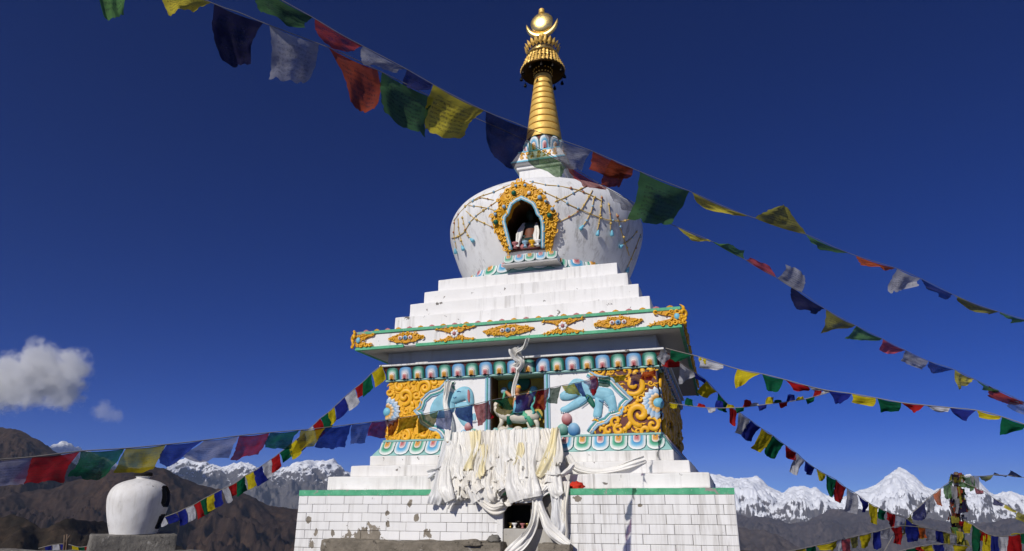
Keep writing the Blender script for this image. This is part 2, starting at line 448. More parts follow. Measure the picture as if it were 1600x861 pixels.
def cloud(name, px0, py0, dist, blobs, label, dens):
    """blobs: pixel centre and pixel radius; a soft volume"""
    t = NT(name + '_vapour')
    g = t.n('NewGeometry'); p = g.outputs['Position']
    nz = t.n('TexNoise'); t.l(p, nz.inputs['Vector']); nz.inputs['Scale'].default_value = 1 / 150; nz.inputs['Detail'].default_value = 8; nz.inputs['Roughness'].default_value = .62
    s = None; mb = MB(); sc = dist / FPX
    lo, hi = Vector((1e9,) * 3), Vector((-1e9,) * 3)
    for (bx, by, br, dd) in blobs:
        c = at(bx, by, dist + dd * sc); rr = br * sc
        vd = t.n('VectorMath', operation='DISTANCE'); t.l(p, vd.inputs[0]); vd.inputs[1].default_value = c
        k = t.math('SUBTRACT', 1.0, t.math('DIVIDE', vd.outputs['Value'], rr), True)
        s = k if s is None else t.math('MAXIMUM', s, k)
        lo = Vector(map(min, lo, c - Vector((rr,) * 3))); hi = Vector(map(max, hi, c + Vector((rr,) * 3)))
    e = t.math('ADD', t.math('MULTIPLY', s, 1.75), t.math('MULTIPLY', t.math('SUBTRACT', nz.outputs['Fac'], .64), 3.2))
    d = t.math('MULTIPLY', t.math('MULTIPLY', t.math('MULTIPLY', e, 1.6, True), t.math('MULTIPLY', s, 7.0, True)), dens)
    v = t.n('VolumePrincipled'); v.inputs['Color'].default_value = (1.0, 1.0, 1.0, 1); v.inputs['Anisotropy'].default_value = .0
    t.l(d, v.inputs['Density']); t.l(v.outputs[0], t.out.inputs['Volume'])
    lo.z = max(lo.z, 875)
    mb.box(lo.x, hi.x, lo.y, hi.y, lo.z, hi.z)
    return tag(mb.build(name, t.m), label, 'cloud', kind='stuff')
cloud('cloud', 60, 590, 8200, [(62, 588, 62, 0), (15, 600, 60, 20), (-40, 610, 60, 10), (104, 578, 44, -10), (60, 562, 42, 0), (100, 612, 40, 0), (-80, 585, 55, 0)], 'white cumulus cloud at the left edge of the sky', .014)
cloud('small_cloud', 167, 645, 9200, [(160, 643, 22, 0), (180, 649, 18, 0)], 'small faint wisp of cloud above the brown ridge', .0022)

# ================================================================ the stupa
STUPA = thing('stupa', (0, 0, 0), 'tall white painted stupa with gilded spire, dome niche and stepped tile-faced base', 'stupa')
BACK = 3.45                                   # the body reaches further back than it is wide

# --- base: plastered core, tile courses, green band
BT = 1.774
ALC = (on_y(777, 800, -3).x, on_y(883, 800, -3).x)          # bay with the small lamp alcove
AZ0, AZ1 = on_y(800, 826, -3).z, on_y(800, 789, -3).z
AX0, AX1 = on_y(787, 800, -3).x, on_y(829, 800, -3).x
core = MB()
def holed(mb, x0, x1, z0, z1, hx0, hx1, hz0, hz1, y, depth, thick):
    """wall slab with a rectangular recess open to the front"""
    mb.box(x0, hx0, y, y + thick, z0, z1)
    mb.box(hx1, x1, y, y + thick, z0, z1)
    mb.box(hx0, hx1, y, y + thick, hz1, z1)
    mb.box(hx0, hx1, y, y + thick, z0, hz0)
    mb.box(hx0, hx1, y + depth, y + thick, hz0, hz1)
holed(core, -2.985, 2.985, 0, 1.69, AX0, AX1, AZ0, AZ1, -2.985, .34, .6)
core.box(-2.985, 2.985, -2.385, BACK, 0, 1.69)
def mortar():
    t = NT('mortar_render'); p = t.pos()
    c = t.mix(t.ramp(t.noise(p, 3, 7, .7), [(.35, 0.0), (.65, 1.0)]), (.30, .275, .24, 1), (.17, .155, .135, 1))
    t.bsdf(c, .9, 0, t.bump(t.noise(p, 30, 6, .7), .6, .01), .15)
    return t.m
M['mortar'] = mortar()
M['sill'] = whitewash('worn_concrete', (.46, .44, .40, 1), .6, .4, seed=.3, soot=.8)
BASE = core.build('base_core', M['mortar'], STUPA)
def tilemat():
    t = NT('glazed_white_tile'); p = t.pos()
    oi = t.n('ObjectInfo')
    c = t.mix(oi.outputs['Random'], (.85, .84, .82, 1), (.80, .79, .765, 1))
    st = t.noise(t.pos((11, 11, .7)), 1, 6, .7)
    xm = t.noise(t.pos((.8, .8, .3)), 1, 3)
    m = t.math('MULTIPLY', t.ramp(st, [(.47, 0.0), (.68, 1.0)]), t.ramp(xm, [(.42, .1), (.6, 1.0)]))
    c = t.mix(t.math('MULTIPLY', m, .7), c, (.34, .31, .27, 1))
    d = t.noise(p, 13, 7, .65)
    c = t.mix(t.ramp(d, [(.66, 0.0), (.70, .8)]), c, (.20, .18, .155, 1))
    # glaze knocked off: one big ragged patch and a handful of chips
    wob = t.n('TexNoise'); t.l(p, wob.inputs['Vector']); wob.inputs['Scale'].default_value = 9; wob.inputs['Detail'].default_value = 6; wob.inputs['Roughness'].default_value = .65
    chip = None
    for (px, py, rx, rz, am) in ((573, 841, .27, .16, .95), (483, 812, .05, .045, .6), (651, 808, .04, .05, .6), (641, 786, .035, .05, .8), (606, 815, .035, .06, .9), (494, 832, .03, .05, 1.0), (520, 834, .03, .05, 1.0), (486, 850, .05, .06, 1.0), (668, 834, .05, .06, 1.0), (474, 772, .05, .03, .6), (604, 803, .04, .03, .9), (1000, 790, .03, .02, .4), (902, 778, .06, .04, .9)):
        q = on_y(px, py, -3)
        vs = t.n('VectorMath', operation='SUBTRACT'); t.l(p, vs.inputs[0]); vs.inputs[1].default_value = q
        vm = t.n('VectorMath', operation='MULTIPLY'); t.l(vs.outputs[0], vm.inputs[0]); vm.inputs[1].default_value = (1 / rx, 0, 1 / rz)
        ln = t.n('VectorMath', operation='LENGTH'); t.l(vm.outputs[0], ln.inputs[0])
        e = t.math('ADD', ln.outputs['Value'], t.math('MULTIPLY', t.math('SUBTRACT', wob.outputs['Fac'], .5), 4.2 * am))
        k = t.math('LESS_THAN', e, .9)
        chip = k if chip is None else t.math('MAXIMUM', chip, k)
    c = t.mix(chip, c, t.mix(t.ramp(t.noise(p, 8, 6, .7), [(.35, 0.0), (.65, 1.0)]), (.30, .26, .205, 1), (.19, .165, .13, 1)))
    h = t.math('ADD', t.math('MULTIPLY', t.noise(p, 9, 4), .4), t.math('MULTIPLY', chip, -3.0))
    t.bsdf(c, t.math('MAXIMUM', t.ramp(t.noise(p, 6, 4), [(.3, .32), (.7, .5)]), t.math('MULTIPLY', chip, .9)), 0, t.bump(h, .3, .005), .4)
    return t.m
M['tile'] = tilemat()
def tile_mesh(w, h, seed):
    bm = bmesh.new(); bmesh.ops.create_cube(bm, size=1)
    for v in bm.verts: v.co = Vector((v.co.x * w, v.co.y * .022, v.co.z * h))
    bmesh.ops.bevel(bm, geom=[e for e in bm.edges if all(v.co.y < 0 for v in e.verts)], offset=.004, segments=1, affect='EDGES')
    r = random.Random(seed)
    for v in bm.verts: v.co += Vector((r.uniform(-.0015, .0015), 0, r.uniform(-.0015, .0015)))
    me = bpy.data.meshes.new('tile'); bm.to_mesh(me); bm.free(); me.materials.append(M['tile'])
    return me
TW, TH = .296, .1145
full = [tile_mesh(TW - .005, TH - .0045, k) for k in range(4)]
cut = {}
damage = [(on_y(548, 838, -3).x, on_y(596, 838, -3).x, on_y(570, 836, -3).z, on_y(570, 846, -3).z)]
DX0, DX1 = on_y(547, 835, -3).x, on_y(598, 835, -3).x
DZ1, DZ0 = on_y(570, 822, -3).z, on_y(570, 846, -3).z
def put_tile(x0, x1, row, z):
    if x1 - x0 < .03: return
    w = x1 - x0; cx, cz = (x0 + x1) / 2, z + TH / 2
    if abs(w - TW) < .003: me = rnd.choice(full)
    else:
        k = round(w, 2)
        me = cut.setdefault(k, tile_mesh(max(.02, w - .005), TH - .0045, int(k * 100)))
    link('tile', me, None, BASE, (cx + rnd.uniform(-.001, .001), -2.991 + rnd.uniform(-.003, .001), cz), (rnd.uniform(-.006, .006), rnd.uniform(-.002, .002), rnd.uniform(-.004, .004)))
for row in range(8):
    z = 1.694 - TH * (row + 1)
    x = -3.0 - (TW * .5 if row % 2 == 0 else 0.06)
    while x < 3.0:
        a, b = max(x, -3.0), min(x + TW, 3.0)
        if b <= ALC[0] or a >= ALC[1]: put_tile(a, b, row, z)
        else:
            if a < ALC[0]: put_tile(a, ALC[0], row, z)
            if b > ALC[1]: put_tile(ALC[1], b, row, z)
            if z > AZ1 + .01 and (a + b) / 2 < AX1 + .2:                     # above the alcove
                put_tile(max(a, ALC[0]), min(b, ALC[1]), row, z)
        x += TW
for row in range(6):                              # the right flank, out of sight from here
    z = 1.694 - TH * (row + 1); y = -3.0 + (TW * .5 if row % 2 else 0.0) + .012
    while y < BACK - TW:
        link('tile', rnd.choice(full), None, BASE, (2.991, y + TW / 2, z + TH / 2), (0, 0, math.pi / 2)); y += TW
mb = MB(); mb.box(ALC[0] + .005, AX0 - .004, -3.03, -2.97, .5, AZ1 + .08); mb.build('alcove_jamb', M['white_worn'], STUPA)
bm_build('alcove_sill_block', slab(AX0 - .002, ALC[1] - .01, -3.012, -2.9, .5, AZ0 - .003, .01, .08, .008, 3), M['sill'], STUPA)
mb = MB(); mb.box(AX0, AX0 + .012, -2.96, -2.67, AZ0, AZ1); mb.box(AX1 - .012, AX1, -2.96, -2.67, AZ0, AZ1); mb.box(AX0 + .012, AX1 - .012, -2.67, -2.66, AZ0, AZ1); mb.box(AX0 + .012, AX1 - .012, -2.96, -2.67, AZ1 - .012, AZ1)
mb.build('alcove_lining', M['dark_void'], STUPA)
mb = MB(); mb.box(AX0 - .05, AX1 + .05, -3.02, -2.965, AZ1 + .002, AZ1 + .035); mb.build('alcove_lintel', M['niche_brown'], STUPA)
def bandmat():
    t = NT('weathered_green_band'); p = t.pos()
    c = t.mix(t.ramp(t.noise(p, 7, 5), [(.3, 0.0), (.7, 1.0)]), lin(70, 165, 120, .85), lin(110, 200, 155, .85))
    d = t.noise(p, 4.5, 8, .68, .3)
    c = t.mix(t.ramp(d, [(.60, 0.0), (.625, 1.0)]), c, (.30, .275, .25, 1))
    c = t.mix(t.ramp(t.noise(p, 40, 4), [(.62, 0.0), (.7, .6)]), c, (.62, .64, .60, 1))
    t.bsdf(c, .6, 0, t.bump(t.noise(p, 30, 4), .3, .006), .3)
    return t.m
M['band'] = bandmat()
mb = MB()
for k in range(60):
    x0 = -3.004 + 6.008 * k / 60
    mb.box(x0, x0 + 6.008 / 60 - .0005, -3.004 + noise.noise(Vector((k * .7, 3, 1))) * .003, -2.94, 1.696, BT - .002 + noise.noise(Vector((k * .5, 8, 1))) * .004)
mb.box(2.94, 3.004, -2.939, BACK, 1.696, BT - .002); mb.box(-3.004, -2.94, -2.939, BACK, 1.696, BT - .002)
mb.build('green_band', M['band'], STUPA)
bm_build('base_top', slab(-2.938, 2.938, -2.938, BACK, 1.69, BT - .004, .004, .3, .003, 1), M['white_worn'], STUPA)

# --- lower steps
for k, (w, z0, z1) in enumerate(((2.726, BT + .001, 1.963), (2.493, 1.964, 2.130), (2.288, 2.131, 2.282))):
    bm_build('lower_step', slab(-w, w, -w, w + .9, z0, z1, .018, .10, .009, k), M['white_worn'], STUPA)

# --- body wall with the deity niche
WY = -2.12
NX0, NX1 = on_y(766, 640, WY).x, on_y(851, 640, WY).x
NZ0, NZ1 = 2.50, on_y(808, 584.5, WY).z
mb = MB(); holed(mb, -2.12, 2.12, 2.285, 3.46, NX0, NX1, NZ0, NZ1, WY, .36, .6); mb.box(-2.12, 2.12, -1.52, 2.12 + .85, 2.285, 3.46)
WALL = mb.build('body_wall', M['wall_white'], STUPA)
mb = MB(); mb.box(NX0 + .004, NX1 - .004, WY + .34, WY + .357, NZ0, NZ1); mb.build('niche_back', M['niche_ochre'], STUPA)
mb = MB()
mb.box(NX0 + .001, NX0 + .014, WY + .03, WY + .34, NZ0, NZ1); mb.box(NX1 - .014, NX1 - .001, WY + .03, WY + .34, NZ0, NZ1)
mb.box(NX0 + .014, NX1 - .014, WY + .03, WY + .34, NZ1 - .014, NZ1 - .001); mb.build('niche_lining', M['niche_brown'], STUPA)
def frame_strip(x0, x1, d, mat): MB().box(x0, x1, WY - d, WY + .05, NZ0 - .02, NZ1 + .035).build('niche_frame', mat, STUPA)
frame_strip(NX0 - .035, NX0 - .003, .018, M['pale_blue']); frame_strip(NX1 + .003, NX1 + .035, .018, M['pale_blue'])
frame_strip(NX0 - .055, NX0 - .037, .03, M['teal']); frame_strip(NX1 + .037, NX1 + .055, .03, M['teal'])
frame_strip(NX0 - .085, NX0 - .057, .016, M['pale_blue']); frame_strip(NX1 + .057, NX1 + .085, .016, M['pale_blue'])

# --- mouldings above and below the wall, with their petals
def petal_mesh(w, h, bulge, lean, flip=False, n=7):
    """arched petal: rounded end up (down when flipped); rings shrink to a core so the paint can follow them"""
    out = []
    for i in range(n * 2 + 1):
        t = i / (n * 2)
        if t < .25: x, z = -.5, t / .25 * .55
        elif t > .75: x, z = .5, (1 - t) / .25 * .55
        else:
            a = math.pi * (1 - (t - .25) / .5)
            x, z = .5 * math.cos(a), .55 + .45 * abs(math.sin(a)) ** .8
        out.append((x, z))
    cx, cz = 0, .28
    mb = MB(); v, uv, f = [], [], []
    ring = (1.0, .93, .8, .6, .35, .06)
    for s in ring:
        for (x, z) in out:
            X, Z = cx + (x - cx) * s, cz + (z - cz) * s
            if z < .01: Z = 0 if s > .3 else Z * .5
            ZZ = (1 - Z) if flip else Z
            yy = -bulge * (1 - s ** 3) - lean * ZZ
            v.append((X * w, yy, ZZ * h)); uv.append((s, Z))
    m = len(out)
    for k in range(len(ring) - 1):
        for i in range(m - 1): f.append((k * m + i, k * m + i + 1, (k + 1) * m + i + 1, (k + 1) * m + i))
    back = len(v)
    for (x, z) in out:
        ZZ = (1 - z) if flip else z
        v.append((x * w, .03 - lean * ZZ, ZZ * h)); uv.append((1, z))
    for i in range(m - 1): f.append((i, i + 1, back + i + 1, back + i))
    mb.add(v, f, uv, True)
    return mb.mesh('petal')
def petal_set(w, h, bulge, lean, flip, mats, bud, budw=.46, budh=.5):
    res = []
    for mname, bname in zip(mats, bud):
        a = petal_mesh(w, h, bulge, lean, flip); a.materials.append(M[mname])
        b = petal_mesh(w * budw, h * budh, bulge * 1.25, lean * budh, flip); b.materials.append(M[bname])
        res.append((a, b))
    return res
def petal_row(pairs, n, x0, x1, place, rotz, parent, budoff):
    for k in range(n):
        c = x0 + (x1 - x0) * (k + .5) / n
        a, b = pairs[k % 2]
        p = link('petal', a, None, parent, place(c), (0, 0, rotz))
        WL[p.name] = Vector((0, 0, 0))
        q = link('bud', b, None, p); q.location = budoff
# upper lotus cornice
mb = MB()
def loft(mb, prof, back):                     # square moulding: profile of (half width, z)
    for (w0, z0), (w1, z1) in zip(prof, prof[1:]):
        q = [(-w0, -w0, z0), (w0, -w0, z0), (w0, w0 + back, z0), (-w0, w0 + back, z0), (-w1, -w1, z1), (w1, -w1, z1), (w1, w1 + back, z1), (-w1, w1 + back, z1)]
        mb.add(q, [(0, 1, 5, 4), (1, 2, 6, 5), (2, 3, 7, 6), (3, 0, 4, 7)])
    for (w, z), d in ((prof[0], 1), (prof[-1], -1)):
        mb.add([(-w, -w, z), (w, -w, z), (w, w + back, z), (-w, w + back, z)], [(0, 1, 2, 3)[::d]])
loft(mb, [(2.125, 3.455), (2.15, 3.475), (2.165, 3.56), (2.20, 3.64), (2.205, 3.675)], .8)
UC = mb.build('lotus_cornice', M['maroon'], STUPA)
up = petal_set(.226, .214, .028, .05, False, ('petal_green', 'petal_blue'), ('bud_orange', 'bud_pink'))
petal_row(up, 19, -2.155, 2.155, lambda c: (c, -2.158, 3.468), 0, UC, (0, -.024, .0))
petal_row(up, 20, -2.15, 2.95, lambda c: (2.158, c, 3.468), math.pi / 2, UC, (0, -.024, .0))
mb = MB(); loft(mb, [(2.16, 3.44), (2.17, 3.45), (2.165, 3.466)], .8); mb.build('teal_fillet', M['pale_teal'], STUPA)
bm_build('white_ledge', slab(-2.254, 2.254, -2.254, 3.05, 3.676, 3.712, .008, .2, .004, 8), M['white'], STUPA)
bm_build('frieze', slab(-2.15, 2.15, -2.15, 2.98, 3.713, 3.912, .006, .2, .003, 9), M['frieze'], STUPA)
# lower lotus skirt
mb = MB(); loft(mb, [(2.27, 2.283), (2.255, 2.31), (2.16, 2.44), (2.13, 2.498)], .8)
LS = mb.build('lotus_skirt', M['pale_teal'], STUPA)
low = petal_set(.252, .205, .020, -.125, True, ('skirt_green', 'skirt_blue'), ('bud_orange', 'bud_pink'), .44, .52)
petal_row(low, 17, -2.20, 2.20, lambda c: (c * .99, -2.278, 2.288), 0, LS, (0, .125 * .48 - .016, .205 * .48))
petal_row(low, 19, -2.2, 2.95, lambda c: (2.278, c, 2.288), math.pi / 2, LS, (0, .125 * .48 - .016, .205 * .48))
mb = MB(); loft(mb, [(2.138, 2.494), (2.158, 2.50), (2.158, 2.522), (2.13, 2.532)], .8)
mb.build('teal_moulding', M['pale_teal'], STUPA)

# --- cornice
CB = 2.545; CBK = 3.95
def slabxy(w, yb, z0, z1, *a): return slab(-w, w, -w, yb, z0, z1, *a)
CORN = bm_build('cornice', slabxy(CB - .012, CBK, 3.92, 4.185, .006, .2, .003, 4), M['white'], STUPA)
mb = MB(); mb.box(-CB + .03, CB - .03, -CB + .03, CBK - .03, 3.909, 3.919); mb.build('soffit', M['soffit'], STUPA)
def corn_strip(z0, z1, d):
    mb = MB()
    for a in range(24):
        x0 = -CB + 2 * CB * a / 24; x1 = -CB + 2 * CB * (a + 1) / 24
        if z0 < 4 and a == 4: continue                       # a length of the strip has broken off
        j = noise.noise(Vector((a, z0, 0))) * .002
        mb.box(x0, x1 - .001, -CB - d + j, -CB + .04, z0, z1)
    mb.box(CB - .04, CB + d, -CB + .04, CBK, z0, z1); mb.box(-CB - d, -CB + .04, -CB + .04, CBK, z0, z1)
    mb.build('cornice_strip', M['band'], STUPA)
corn_strip(3.902, 3.945, .008); corn_strip(4.158, 4.2, .012)
# --- upper steps
for k, (w, z0, z1) in enumerate(((2.100, 4.186, 4.531), (1.927, 4.532, 4.795), (1.752, 4.796, 5.052), (1.572, 5.053, 5.308))):
    bm_build('upper_step', slab(-w, w, -w, w, z0, z1, .014, .10, .008, 10 + k), M['white'], STUPA)

# --- dome
DOME = [(1.36, 5.30), (1.44, 5.42), (1.53, 5.55), (1.62, 5.72), (1.70, 5.90), (1.775, 6.10), (1.835, 6.28), (1.868, 6.42), (1.88, 6.55), (1.872, 6.67), (1.84, 6.78), (1.78, 6.88), (1.69, 6.975), (1.57, 7.06), (1.42, 7.14), (1.24, 7.21), (1.02, 7.265), (.78, 7.305), (.50, 7.33), (.2, 7.34)]
def smooth_prof(p, n=4):
    o = []
    for i in range(len(p) - 1):
        a, b, c, d = p[max(i - 1, 0)], p[i], p[i + 1], p[min(i + 2, len(p) - 1)]
        for k in range(n):
            t = k / n
            o.append(tuple(.5 * (2 * b[j] + (c[j] - a[j]) * t + (2 * a[j] - 5 * b[j] + 4 * c[j] - d[j]) * t * t + (-a[j] + 3 * b[j] - 3 * c[j] + d[j]) * t ** 3) for j in (0, 1)))
    return o + [p[-1]]
DP = smooth_prof(DOME)
def dome_r(z):
    for (r0, z0), (r1, z1) in zip(DP, DP[1:]):
        if z0 <= z <= z1: return r0 + (r1 - r0) * (z - z0) / (z1 - z0)
    return 0
def on_dome(px, py, lift=.01):
    """first point of the dome's surface seen at a pixel"""
    r = ray(px, py); r = r / r.length
    s = 8.0
    while s < 18:
        p = CAM + r * s
        if 5.3 < p.z < 7.33 and math.hypot(p.x, p.y) < dome_r(p.z): break
        s += .01
    else: return None
    n = Vector((p.x, p.y, .35 * (p.z - 6.4))).normalized()
    return p + n * lift
NFB = -1.86
def dpt(px, py, lift):
    p = on_dome(px, py, 0)
    if p is None: p = on_y(px, py, -1.2)
    n = Vector((p.x, p.y, 0)).normalized()
    return p + (Vector((0, -1, 0)) * .6 + n * .4) * lift
OPEN_PX = [(800, 394), (796, 378), (791.5, 360), (789, 350), (790, 342), (795, 337), (797, 330), (800, 322), (807, 316), (814, 313), (817, 310.5), (820.5, 313), (828, 316), (836, 321), (841, 330), (843, 337), (848, 342), (850.5, 350), (851, 362), (851, 378), (851, 391)]
OUT_PX = [(796, 399), (788, 388), (781, 374), (774, 360), (770, 345), (771, 338), (775, 332), (781, 328), (780, 318), (784, 308), (790, 301), (797, 296), (804, 290), (811, 286.5), (816, 285), (822, 286.5), (832, 291.5), (840, 297), (849, 304), (854, 312), (856, 319), (863, 324), (869, 332), (872, 343), (870, 358), (866, 374), (863, 390), (859, 396)]
OPEN3 = [dpt(x, y, .07) for x, y in OPEN_PX]
OX = [p.x for p in OPEN3]; OZ = [p.z for p in OPEN3]
def in_poly(x, z, poly):
    c = False
    for i in range(len(poly)):
        (x1, z1), (x2, z2) = poly[i - 1], poly[i]
        if (z1 > z) != (z2 > z) and x < (x2 - x1) * (z - z1) / (z2 - z1) + x1: c = not c
    return c
mb = MB(); nd = len(DP) - 1
def dskip(u, v):
    r, z = DP[min(nd, int(v * nd))]; a = 2 * math.pi * u
    x, y = r * math.cos(a), r * math.sin(a)
    return y < 0 and min(OX) - .03 < x < max(OX) + .03 and min(OZ) - .03 < z < max(OZ) + .0
mb.lathe(DP, 192, skip=dskip)
for v in mb.v:
    v += Vector((v.x, v.y, 0)).normalized() * noise.fractal(v * 1.3, 1, 2, 4) * .008
DOMEO = mb.build('dome', M['white_dome'], STUPA)
# --- niche in the dome: surround, edging, lining, plinth
def resample(p, n):
    L = [0]
    for a, b in zip(p, p[1:]): L.append(L[-1] + math.dist(a, b))
    o = []
    for k in range(n + 1):
        s = L[-1] * k / n; i = min(max(j for j in range(len(L)) if L[j] <= s + 1e-9), len(p) - 2)
        t = (s - L[i]) / (L[i + 1] - L[i]); o.append(tuple(a + (b - a) * t for a, b in zip(p[i], p[i + 1])))
    return o
NFR = 72
FA, FB = resample(OUT_PX, NFR), resample(OPEN_PX, NFR)
def surround(u, v):
    k = round(u * NFR); a, b = FA[k], FB[k]
    lay = [(0, -.06), (0, .06), (.06, .085), (.5, .10), (.94, .085), (1, .07), (1, -.12)][round(v * 6)]
    t = lay[0]
    sc = 1 + (.012 * math.sin(k * 1.9) if t == 0 else 0)
    return dpt(a[0] + (b[0] - a[0]) * t, a[1] + (b[1] - a[1]) * t, lay[1] * sc)
mb = MB(); mb.grid(surround, NFR, 6, False)
FRAME = mb.build('niche_surround', M['ochre'], STUPA)
def edging(dpx, lift, r, m):
    pts = []
    for i, p in enumerate(FB):
        a, b = Vector(FB[max(i - 1, 0)]), Vector(FB[min(i + 1, NFR)]); t = (b - a).normalized()
        pts.append(dpt(p[0] + t.y * dpx, p[1] - t.x * dpx, lift))
    mb = MB(); mb.tube(pts, r, 6); mb.build('niche_edging', M[m], STUPA)
edging(-3.0, .10, .016, 'blue'); edging(-1.4, .105, .016, 'trim_white'); edging(.2, .095, .018, 'blue')
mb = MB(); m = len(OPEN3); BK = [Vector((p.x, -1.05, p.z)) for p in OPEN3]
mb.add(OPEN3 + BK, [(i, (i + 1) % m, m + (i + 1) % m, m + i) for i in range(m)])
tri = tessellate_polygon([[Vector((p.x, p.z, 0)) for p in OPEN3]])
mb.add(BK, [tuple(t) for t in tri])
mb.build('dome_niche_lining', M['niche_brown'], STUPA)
PY = -1.74
PZ1, PZ0 = on_y(830, 395, PY).z, on_y(830, 406, PY).z
PX0, PX1 = on_y(785, 405, PY).x, on_y(871, 403, PY).x
mb = MB(); mb.box(PX0 + .03, PX1 - .03, PY + .05, -1.3, PZ0 - .02, PZ1 - .002)
PLINTH = mb.build('niche_plinth', M['trim_white'], STUPA)
mb = MB(); mb.box(PX0, PX1, PY - .005, -1.3, PZ0 - .05, PZ0 - .021); mb.build('plinth_slab', M['soffit'], STUPA)
pl = petal_set((PX1 - PX0) / 5.1, PZ1 - PZ0 + .02, .022, -.05, True, ('skirt_green', 'skirt_blue'), ('bud_orange', 'bud_pink'), .5, .5)
petal_row(pl, 5, PX0 + .01, PX1 - .01, lambda c: (c, PY, PZ0 - .02), 0, PLINTH, (0, .025 - .016, (PZ1 - PZ0 + .02) * .5))
# lotus ring under the dome
mb = MB(); mb.lathe([(1.50, 5.309), (1.55, 5.35), (1.52, 5.46), (1.47, 5.53)], 64); RING = mb.build('lotus_ring', M['pale_teal'], STUPA)
rp = petal_set(.32, .20, .025, -.07, True, ('skirt_green', 'skirt_blue'), ('bud_orange', 'bud_pink'), .5, .55)
for k in range(30):
    a = 2 * math.pi * (k + .3) / 30
    p = link('petal', rp[k % 2][0], None, RING, (1.562 * math.cos(a), 1.562 * math.sin(a), 5.345), (0, 0, a + math.pi / 2)); WL[p.name] = Vector()
    q = link('bud', rp[k % 2][1], None, p); q.location = (0, .02, .09)

# --- harmika
HZ = 7.22
mb = MB(); mb.box(-.416, .416, -.416, .416, HZ, 7.88); mb.build('harmika_neck', M['white'], STUPA)
mb = MB(); mb.box(-.46, .46, -.46, .46, 7.881, 7.945); mb.build('harmika_ledge', M['white'], STUPA)
def frustum(mb, w0, w1, z0, z1):
    q = [(-w0, -w0, z0), (w0, -w0, z0), (w0, w0, z0), (-w0, w0, z0), (-w1, -w1, z1), (w1, -w1, z1), (w1, w1, z1), (-w1, w1, z1)]
    mb.add(q, [(3, 2, 1, 0), (4, 5, 6, 7), (0, 1, 5, 4), (1, 2, 6, 5), (2, 3, 7, 6), (3, 0, 4, 7)])
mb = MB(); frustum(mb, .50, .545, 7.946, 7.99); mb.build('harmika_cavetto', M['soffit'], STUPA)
mb = MB(); frustum(mb, .555, .545, 7.991, 8.025); mb.build('harmika_fillet', M['blue'], STUPA)
mb = MB(); frustum(mb, .535, .43, 8.026, 8.26); HBOX = mb.build('harmika_box', M['trim_white'], STUPA)
mb = MB(); frustum(mb, .44, .43, 8.261, 8.29); mb.build('harmika_top', M['blue'], STUPA)
mb = MB(); mb.lathe([(.36, 8.291), (.38, 8.32), (.37, 8.62), (.33, 8.66)], 32); SB = mb.build('spire_base', M['maroon'], STUPA)
sp = petal_set(.20, .32, .03, .045, False, ('skirt_blue', 'skirt_blue'), ('bud_orange', 'bud_pink'), .5, .6)
for k in range(12):
    a = 2 * math.pi * (k + .5) / 12
    p = link('petal', sp[k % 2][0], None, SB, (.385 * math.cos(a), .385 * math.sin(a), 8.295), (0, 0, a + math.pi / 2)); WL[p.name] = Vector()
    q = link('bud', sp[k % 2][1], None, p); q.location = (0, -.026, 0)
# --- spire of gilded rings
mb = MB(); mb.lathe([(.37, 8.655), (.355, 8.66), (.148, 10.34)], 32); SPIRE = mb.build('spire_core', M['groove'], STUPA)
Z0, Z1, NR = 8.66, 10.31, 11
def spr(z): return .378 + (.170 - .378) * (z - Z0) / (Z1 - Z0)
zz = Z0
hs = [.171 - .0048 * k for k in range(NR)]
sc_ = (Z1 - Z0) / sum(hs)
for k in range(NR):
    h = hs[k] * sc_; a, b = zz, zz + h - .022
    r0, r1 = spr(a), spr(b)
    mb = MB(); mb.lathe([(r0 - .03, a + .001), (r0, a + .002), (r0 + .003, a + .008), (r1 + .004, b - .01), (r1 + .002, b - .002), (r1 - .02, b)], 40)
    mb.build('spire_ring', M['gilt'], SPIRE)
    zz += h
# --- parasol with fretwork skirt, bells, crown, crescent, sun disc, jewel
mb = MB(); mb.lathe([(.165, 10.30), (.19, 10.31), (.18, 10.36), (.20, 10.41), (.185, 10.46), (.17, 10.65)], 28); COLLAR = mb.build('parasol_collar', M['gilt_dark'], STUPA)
for zc, rr in ((10.33, .192), (10.43, .202)):
    for k in range(18):
        a = 2 * math.pi * k / 18
        MB().ball((rr * math.cos(a), rr * math.sin(a), zc), .017, 6, 4).build('collar_bead', M['gilt'], COLLAR)
PARA = [(.15, 10.60), (.40, 10.42), (.462, 10.375), (.478, 10.40), (.462, 10.45), (.405, 10.58), (.355, 10.70), (.325, 10.80)]
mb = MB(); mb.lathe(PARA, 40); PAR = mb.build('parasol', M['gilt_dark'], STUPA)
def leaf_mesh(w, h, b):
    mb = MB(); v = [(0, -.004, 0), (-w * .5, 0, h * .35), (-w * .35, 0, h * .75), (0, -.002, h), (w * .35, 0, h * .75), (w * .5, 0, h * .35), (0, -b, h * .45)]
    mb.add(v, [(0, 5, 6), (5, 4, 6), (4, 3, 6), (3, 2, 6), (2, 1, 6), (1, 0, 6), (0, 1, 2, 3, 4, 5)], None, False); return mb.mesh('gilt_leaf')
gl = leaf_mesh(.085, .13, .03); gl.materials.append(M['gilt'])
def para_r(z):
    for (r0, z0), (r1, z1) in zip(PARA[3:], PARA[4:]):
        if z0 <= z <= z1: return r0 + (r1 - r0) * (z - z0) / (z1 - z0), math.atan2(r0 - r1, z1 - z0)
    return .33, .3
